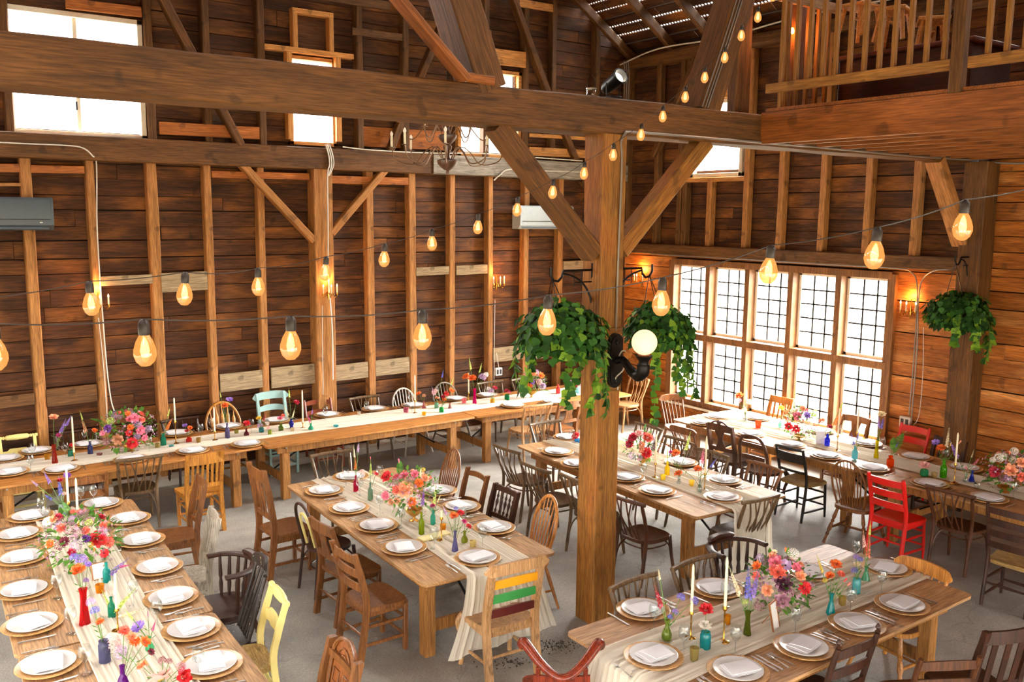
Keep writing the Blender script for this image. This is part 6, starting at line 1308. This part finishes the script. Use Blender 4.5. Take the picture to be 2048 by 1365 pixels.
rx = lambda *p: [onX(x, y, 10.865) for x, y in p]
cable(rx((1300, 508), (1345, 511), (1480, 519), (1640, 529), (1790, 537))+[onX(x, y, 11.0) for x, y in ((1822, 545), (1834, 570), (1832, 650), (1826, 740), (1818, 830))], .009, GCABLE, 'metal conduit running over the leaded window and down to the outlet', name='conduit')
cable([onX(x, y, 10.9) for x, y in ((1925, 524), (1905, 538), (1868, 542))]+[onX(x, y, 11.0) for x, y in ((1845, 560), (1837, 600), (1834, 700), (1823, 835))], .009, GCABLE, 'metal conduit curving from the dark post bracket to the outlet', name='conduit')
cable([onX(x, y, 11.0) for x, y in ((1847, 655), (1846, 740), (1838, 830), (1822, 855), (1810, 865))], .004, WCABLE, 'thin looping cord beside the orange wall outlet')
cable([V((5.13, 5.62, 4.2)), V((5.14, 5.612, 4.0)), V((5.13, 5.612, 3.3)), V((5.12, 5.612, 2.62))], .009, GCABLE, 'ribbed metal conduit on the square post above the globe lamp', name='conduit')
cable([V((5.13, 5.62, 4.2)), V((5.17, 5.612, 4.27)), V((5.3, 5.615, 4.29)), V((6.4, 5.615, 4.29)), V((8, 5.615, 4.29)), V((9.5, 5.615, 4.28)), V((10.6, 5.615, 4.29)), V((10.85, 5.55, 4.3)), V((10.9, 5.2, 4.24)), V((10.9, 4, 4.24))], .011, GCABLE, 'metal conduit along the lower edge of the tie beam', name='conduit')
for i, dx in enumerate((0, 5, 9)): cable([V((6.1+dx*.008, 5.63, 4.56)), V((6.37+dx*.008, 5.635, 5.2)), V((6.76+dx*.008, 5.635, 6.2)), V((7.04+dx*.008, 5.635, 6.9))], .006, GCABLE, 'cable on the roof strut by the loft, '+('outer one', 'middle one', 'inner one')[i])
cable([V((11.0-.11, 12.0, 6.2)), V((10.84, 11, 6.33)), V((10.84, 9.6, 6.3)), V((10.84, 8.2, 6.38)), V((10.84, 6, 6.35))], .012, WCABLE, 'pale cable along the eave plate under the roof')
for i, dx in enumerate((0, .05, .1)): cable([V((10.8-dx, 11.7, 6.2)), V((10.74-dx, 11.6, 5.9)), V((10.72-dx, 11.6, 5.3)), V((10.75-dx, 11.65, 4.5)), V((10.78-dx, 11.7, 3.9))], .008, GCABLE, 'grey cable in the barn corner, '+('outermost', 'middle', 'innermost')[i]+' of three')
def outlet(p, n, lab, col='#c8ccc8', s=.1):
    n = V(n); sx = V((-n.y, n.x, 0)); M = Matrix((sx, V((0, 0, 1)), n)).transposed(); r = empty('outlet_box', p, label=lab, cat='outlet'); MB().box(n*.03, (s, s, .06), M, .006).obj('box', plain(col, .4), r)
    for k in (-1, 1): MB().box(n*.062+sx*k*s*.22, (s*.28, s*.6, .006), M, .002).obj('receptacle', plain('#2c2c2c', .5), r)
outlet((2.42, 12.03, 1.02), (0, -1, 0), 'dark outlet box on the wall stud behind the big wall bouquet', '#4a4c4c'); outlet((8.36, 12.05, 1.0), (0, -1, 0), 'white outlet box on the long wall near the compote bouquet', '#e4e8e4', .13); outlet((11.02, 6.34, .92), (-1, 0, 0), 'white double outlet box low on the orange board wall', '#cfc8b8', .15)
# ------------------------------------------------------------------ hanging baskets
IVY = petal('#1c3c18', '#3c6c2c'); IVY2 = petal('#4c7c20', '#7ca030'); WICK = wood('#5a3418', '#8a5a2c', 'z', .7, 6, bump=.8, name='wicker')
def leaf(mb, p, q, up, L, rr):
    x, y, z = frame(q, up); w = L*.5
    pts = [(0, 0), (.42, .12), (.5, .42), (.3, .62), (0, 1), (-.3, .62), (-.5, .42), (-.42, .12)]
    c = p+z*L*.4-y*L*.06; vs = [c]+[p+x*a*L+z*b*L+y*(abs(a)*L*.16) for a, b in pts]; mb.add(vs, [(0, i, i % 8+1) for i in range(1, 9)])
def basket(c, R, hook, seed, lab, drops, light=0, br=None):
    rr = random.Random(seed); root = empty('hanging_basket', c, label=lab, cat='plant'); c0 = V(c)
    MB().lathe([(0, -R*.5), (R*.25, -R*.47), (R*.42, -R*.3), (R*.5, -R*.05), (R*.53, -.0), (R*.49, .0), (R*.4, -R*.25), (0, -R*.42)], 20).obj('basket', WICK, root)
    for k in range(3): a = 2*PI*k/3; MB().tube([V((R*.5*math.cos(a), R*.5*math.sin(a), 0)), V(hook)-c0], .004, 5).obj('chain', IRON, root)
    mb, m2 = MB(), MB()
    for i in range(1150):
        a = rr.uniform(0, 2*PI); el = math.asin(rr.uniform(-.55, 1)); r = R*rr.uniform(.6, 1.0)*(1+.22*noise.noise(V((math.cos(a)*1.7, math.sin(a)*1.7, el*2+seed)))); d = V((math.cos(el)*math.cos(a), math.cos(el)*math.sin(a), math.sin(el)*.8)); p = d*r*(1 if el > 0 else .95)
        q = (d*.5+V((rr.uniform(-.5, .5), rr.uniform(-.5, .5), -.75))).normalized(); leaf(mb if rr.random() > .14 else m2, p, q, d, rr.uniform(.05, .095)*R/.4, rr)
    vn = MB()
    for (a, L) in drops:
        d = V((math.cos(a), math.sin(a), 0)); pts = crom([d*R*.5, d*R*.85+V((0, 0, .02)), d*R*1.0+V((0, 0, -L*.5)), d*R*(.95+rr.uniform(-.1, .1))+V((0, 0, -L))], 6); vn.tube(pts, .003, 4)
        for p in pts[4:]:
            for s in range(2): leaf(m2 if rr.random() < .6 else mb, p, V((rr.uniform(-1, 1), rr.uniform(-1, 1), -.6)).normalized(), d, rr.uniform(.06, .1)*R/.4, rr)
    f = mb.obj('ivy_foliage', IVY, root); m2.obj('young_leaves', IVY2, f); vn.obj('vine', STEM, root)
def bracket(a, d, L, lab):
    """iron shelf bracket: a on the post, d outward"""
    d = V(d); a = V(a); r = empty('plant_bracket', a, label=lab, cat='bracket'); Z = V((0, 0, 1))
    MB().bar(V((0, 0, -.3)), V((0, 0, .06)), .03, .012, d).obj('back_bar', IRON, r); MB().tube([V((0, 0, 0))+d*.005, d*(L-.1), d*(L-.09)+Z*-.05, d*(L-.05)-Z*.085, d*L-Z*.075, d*(L+.03)-Z*.03, d*(L+.03)+Z*.03], .011, 6).obj('hook_arm', IRON, r)
    MB().tube(bez(-Z*.28, -Z*.1+d*.06, -Z*.05+d*(L-.25), d*(L-.1)-Z*.02, 10), .009, 6).obj('curved_stay', IRON, r); MB().tube([d*.01-Z*.1, d*(L*.45)-Z*.1], .006, 5).obj('cross_bar', IRON, r)
    for q in (.12, .2): MB().tube([d*q, d*q-Z*.13], .004, 5).obj('upright', IRON, r)
bracket((4.955, 5.74, 3.14), (-1, 0, 0), .42, 'black iron bracket holding the basket on the window-less side of the post'); bracket((5.205, 5.74, 3.14), (1, 0, 0), .42, 'black iron bracket holding the basket on the leaded window side of the post'); bracket((10.76, 5.55, 3.14), (-1, 0, 0), .3, 'small black iron bracket on the dark wall post')
b1 = onY(1122, 672, 5.55); b2 = onY(1316, 662, 5.72); b3 = onX(1916, 632, 10.45)
basket(b1, .37, (4.52, 5.74, 3.08), 21, 'ivy basket hanging on the chandelier side of the square post', [(2.6, .45), (3.3, .4), (4.2, .5), (4.9, .55), (5.4, .6), (5.9, .5), (.4, .4)])
basket(b2, .33, (5.62, 5.74, 3.08), 22, 'ivy basket hanging behind the white globe lamp', [(4.6, .5), (5.2, .55), (5.8, .45), (6.1, .5), (.2, .5), (.8, .4), (3.9, .75)])
basket(b3, .38, (10.45, 5.55, 3.08), 23, 'ivy basket hanging in front of the dark wall post', [(3.6, .3), (4.2, .35), (4.8, .5), (5.3, .4), (5.6, .35)])
# ------------------------------------------------------------------ globe lamp on the square post
gl = empty('globe_lamp', (5.10, 5.63, 2.37), label='white globe lamp on a black cast bracket with an oval plate, on the square post', cat='wall lamp')
MB().box((-.005, -.012, 0), (.2, .024, .56), None, .004).obj('backboard', W_POST, gl)
MI = Matrix(((1, 0, 0), (0, 0, -1), (0, 1, 0))); ov = [(.075*math.cos(a), .16+.075*math.sin(a)) for a in [PI*i/12 for i in range(13)]]+[(.075*math.cos(a), -.16+.075*math.sin(a)) for a in [PI+PI*i/12 for i in range(13)]]
pl = MB().prism(ov, .03, MI, (0, -.024, 0)).obj('oval_plate', IRON, gl); MB().prism([(x*.82, y*.92) for x, y in ov], .012, MI, (0, -.052, 0)).obj('raised_plate', IRON, pl)
for z in (.16, -.17): MB().lathe([(0, .02), (.018, .018), (.024, .006), (.024, 0)], 12, MI, (0, -.06, z)).obj('boss', IRON, pl)
MB().tube(crom([(0, -.06, .0), (0, -.14, .02), (0, -.23, -.05), (.0, -.32, -.09), (0, -.38, -.05), (0, -.39, .02)], 5), [.03]*5+[.034]*5+[.042]*5+[.05]*5+[.055]*5+[.05], 12).obj('cast_arm', IRON, gl)
MB().lathe([(.05, -.02), (.04, .02), (.045, .05), (.07, .085), (.075, .09), (.06, .09), (.03, .05)], 20, None, (0, -.39, .0)).obj('cup', IRON, gl); MB().lathe([(.05, 0), (.052, .012), (.04, .014)], 16, None, (0, -.39, .085)).obj('collar', plain('#a85a34', .35, .8), gl)
gm = emis('#ffe2b0', .36, 'globe_glass'); gs = MB().lathe([(.105*math.sin(PI*i/14), -.105*math.cos(PI*i/14)) for i in range(15)], 24, None, (0, -.39, .2)).obj('globe', gm, gl, 180)
MB().tube(crom([(.02, -.06, .03), (.03, -.1, .09), (.02, -.18, .07), (.0, -.15, -.06), (-.02, -.08, -.14), (.03, -.05, -.2), (.05, -.03, -.26)], 5), .006, 6).obj('wire', plain('#b8b0a0', .5), gl); MB().box((.01, -.19, .07), (.05, .05, .05), Matrix.Rotation(.5, 3, 'X'), .006).obj('wire_tag', plain('#b8702c', .6), gl)
# ------------------------------------------------------------------ spotlight, lantern on the beam
p = V((5.12, 5.72, 4.552)); sp = empty('spotlight', p, label='black can spotlight clamped on the tie beam, lens lit', cat='spotlight'); d = V((-.05, -1.0, .42)).normalized(); x, y, z = frame(d); M = Matrix((x, y, z)).transposed()
MB().box((0, 0, .012), (.12, .1, .024), None, .003).obj('base_plate', IRON, sp); MB().tube([(-.07, 0, .02), (-.075, 0, .13), (0, 0, .02), (.075, 0, .13), (.07, 0, .02)][0:2], .006, 5).obj('yoke', IRON, sp); MB().tube([(.07, 0, .02), (.075, 0, .13)], .006, 5).obj('yoke', IRON, sp)
c = V((0, 0, .14)); MB().lathe([(.0, -.12), (.04, -.12), (.055, -.08), (.06, .08), (.068, .085), (.068, .11), (.058, .11), (.054, .05), (0, .04)], 20, M, c).obj('can', IRON, sp); MB().lathe([(0, .062), (.053, .06), (.053, .055)], 20, M, c).obj('lens', emis('#fff0d8', 5., 'spot_lens'), sp)
p = V((4.9, 5.74, 4.552)); la = empty('lantern', p, label='small glass and wire lantern standing on the beam next to the spotlight', cat='lantern'); MB().box((0, 0, .006), (.1, .09, .012), None, .002).obj('base', W_TAN, la); MB().lathe([(.035, .012), (.04, .03), (.04, .06), (.03, .07)], 14).obj('glass', WINE.materials[0], la); MB().lathe([(.045, .068), (.045, .074), (0, .08)], 14).obj('lid', STEEL, la); MB().tube([V((.045*math.cos(a), 0, .075+.1*math.sin(a))) for a in [PI*i/10 for i in range(11)]], .003, 5).obj('bail', IRON, la); MB().tube([(.05, -.02, .01), (.1, -.03, .06), (.14, 0, .02), (.1, .03, .01)], .004, 5).obj('cord', IRON, la)
# warm bulb on the loft post, stools in the loft
p = atk(1585, 62, depth(V((7.5, 5.6, 5.6)))); lb = empty('loft_lamp', p, label='small orange glowing bulb on the post behind the balusters', cat='lamp'); MB().lathe([(.0, -.03), (.015, -.02), (.018, 0), (.012, .02), (.006, .03)], 10).obj('bulb', emis('#ffa040', 12., 'warm_bulb'), lb); MB().tube([(0, 0, .03), (0, .04, .05), (0, .1, .02)], .006, 6).obj('arm', BRASS, lb)
L = bpy.data.lights.new('loft_light', 'POINT'); L.energy = 4; L.color = (1, .3, .06); L.shadow_soft_size = .03; lo = bpy.data.objects.new('loft_light', L); COL.objects.link(lo); lo.location = p+V((0, .03, 0))
for i, (px, py, w) in enumerate(((1722, 14, 'farthest from the newel'), (1790, 22, 'middle one'), (1866, 42, 'nearest to the newel'))):
    q = onX(px, py, (8.0, 8.1, 8.3)[i]); r = empty('loft_stool', (q.x, q.y, q.z-.3), .3*i, label='light wooden stool in the loft, '+w, cat='stool', group='stools in the loft'); zt_ = .3
    MB().box((0, 0, zt_), (.36, .28, .035), None, .008).obj('seat', W_TAN, r)
    for sx in (-1, 1):
        for sy in (-1, 1): MB().bar((sx*.12, sy*.09, zt_-.01), (sx*.17, sy*.13, 0), .035, .035).obj('leg', W_TAN, r)
    MB().bar((-.14, 0, zt_*.6), (.14, 0, zt_*.6), .03, .02).obj('stretcher', W_TAN, r)
cab = empty('loft_cabinet', (8.15, 4.8, 4.6), label='dark red brown chest in the loft with the wooden stools on it', cat='cabinet'); MB().box((0, 0, .25), (.7, 1.3, .5), None, .01).obj('body', wood('#2c120c', '#4c2014', 'y', .5), cab); MB().box((-.01, 0, .52), (.78, 1.4, .04), None, .008).obj('top', wood('#4a1c10', '#6c3018', 'y', .5), cab)
# crumbs swept on the floor near the front table
mb = MB(); rr = random.Random(5)
for i in range(260):
    q = onz(rr.gauss(1115, 26), rr.gauss(1292, 7), 0) if i < 170 else onz(rr.gauss(1015, 26), rr.gauss(1325, 8), 0); s = rr.uniform(.004, .011); mb.box((q.x, q.y, s*.3), (s, s*.8, s*.6), Matrix.Rotation(rr.uniform(0, 3), 3, 'Z'))
mb.obj('gravel_crumbs', plain('#3a342c', .9), None, label='dark gravel crumbs scattered on the concrete beside the front table', cat='gravel', kind='stuff')
# ------------------------------------------------------------------ light
# where several alike blooms stand in one bouquet, say which by height
byl = {}
for o in bpy.data.objects:
    if o.parent is None and o.get('category') in ('flower', 'fern'): byl.setdefault(o['label'], []).append(o)
for l, os_ in byl.items():
    if 1 < len(os_) < 5:
        os_.sort(key=lambda o: -o.matrix_world.translation.z); names = {2: ['upper', 'lower'], 3: ['highest', 'middle', 'lowest'], 4: ['highest', 'second highest', 'third highest', 'lowest']}[len(os_)]
        for o, nme in zip(os_, names): o['label'] = nme+' '+l
w = bpy.data.worlds.new('sky'); bpy.context.scene.world = w; w.use_nodes = True; bg = w.node_tree.nodes['Background']; bg.inputs[0].default_value = (1, .965, .91, 1); bg.inputs[1].default_value = 2.6
def portal(c, d, sx, sy):
    L = bpy.data.lights.new('daylight_portal', 'AREA'); L.shape = 'RECTANGLE'; L.size = sx; L.size_y = sy; L.cycles.is_portal = True
    o = bpy.data.objects.new('daylight_portal', L); COL.objects.link(o); o.location = c; o.rotation_euler = V(d).to_track_quat('-Z', 'Y').to_euler()
def added_sun(d, e, ang, col=(1, .96, .89)):  # broad soft sun lamp, added to strengthen the light inside
    L = bpy.data.lights.new('added_daylight', 'SUN'); L.energy = e; L.angle = math.radians(ang); L.color = col; o = bpy.data.objects.new('added_daylight', L); COL.objects.link(o); o.rotation_euler = V(d).to_track_quat('-Z', 'Y').to_euler()
added_sun((-1, .05, -.62), 62, 75)  # added sun, boosts light through the leaded window beyond the visible sky
added_sun((.75, .9, -.5), 4.5, 100)  # added fill sun, stands in for unseen open doors behind the viewpoint
added_sun((.1, -1, -.45), 12, 60)  # added sun, boosts light through the back wall windows
# the rest of the barn that closes the room behind the viewpoint
wl_ = MB().box((-1.95, 4, 4.5), (.1, 16.3, 4.2)); wl_.box((-1.95, 10.5, 1.2), (.1, 3.4, 2.4)); wl_.box((-1.95, -3, 1.2), (.1, 2.2, 2.4)); wl_.obj('wall_left', W_DARKY, kind='structure')
wf_ = MB().box((4.6, -4.1, 6), (13, .1, 7.2)); wf_.box((10.4, -4.1, 1.2), (1.4, .1, 2.4)); wf_.obj('wall_front', W_DARK, kind='structure')
sc = bpy.context.scene; sc.view_settings.view_transform = 'Standard'; sc.view_settings.look = 'None'; sc.view_settings.exposure = 1.35; sc.view_settings.gamma = 1
sc.cycles.use_denoising = True; sc.cycles.adaptive_threshold = .015; sc.cycles.max_bounces = 7; sc.cycles.diffuse_bounces = 4; sc.cycles.transparent_max_bounces = 14; sc.cycles.caustics_reflective = False; sc.cycles.caustics_refractive = False; sc.cycles.sample_clamp_indirect = 6
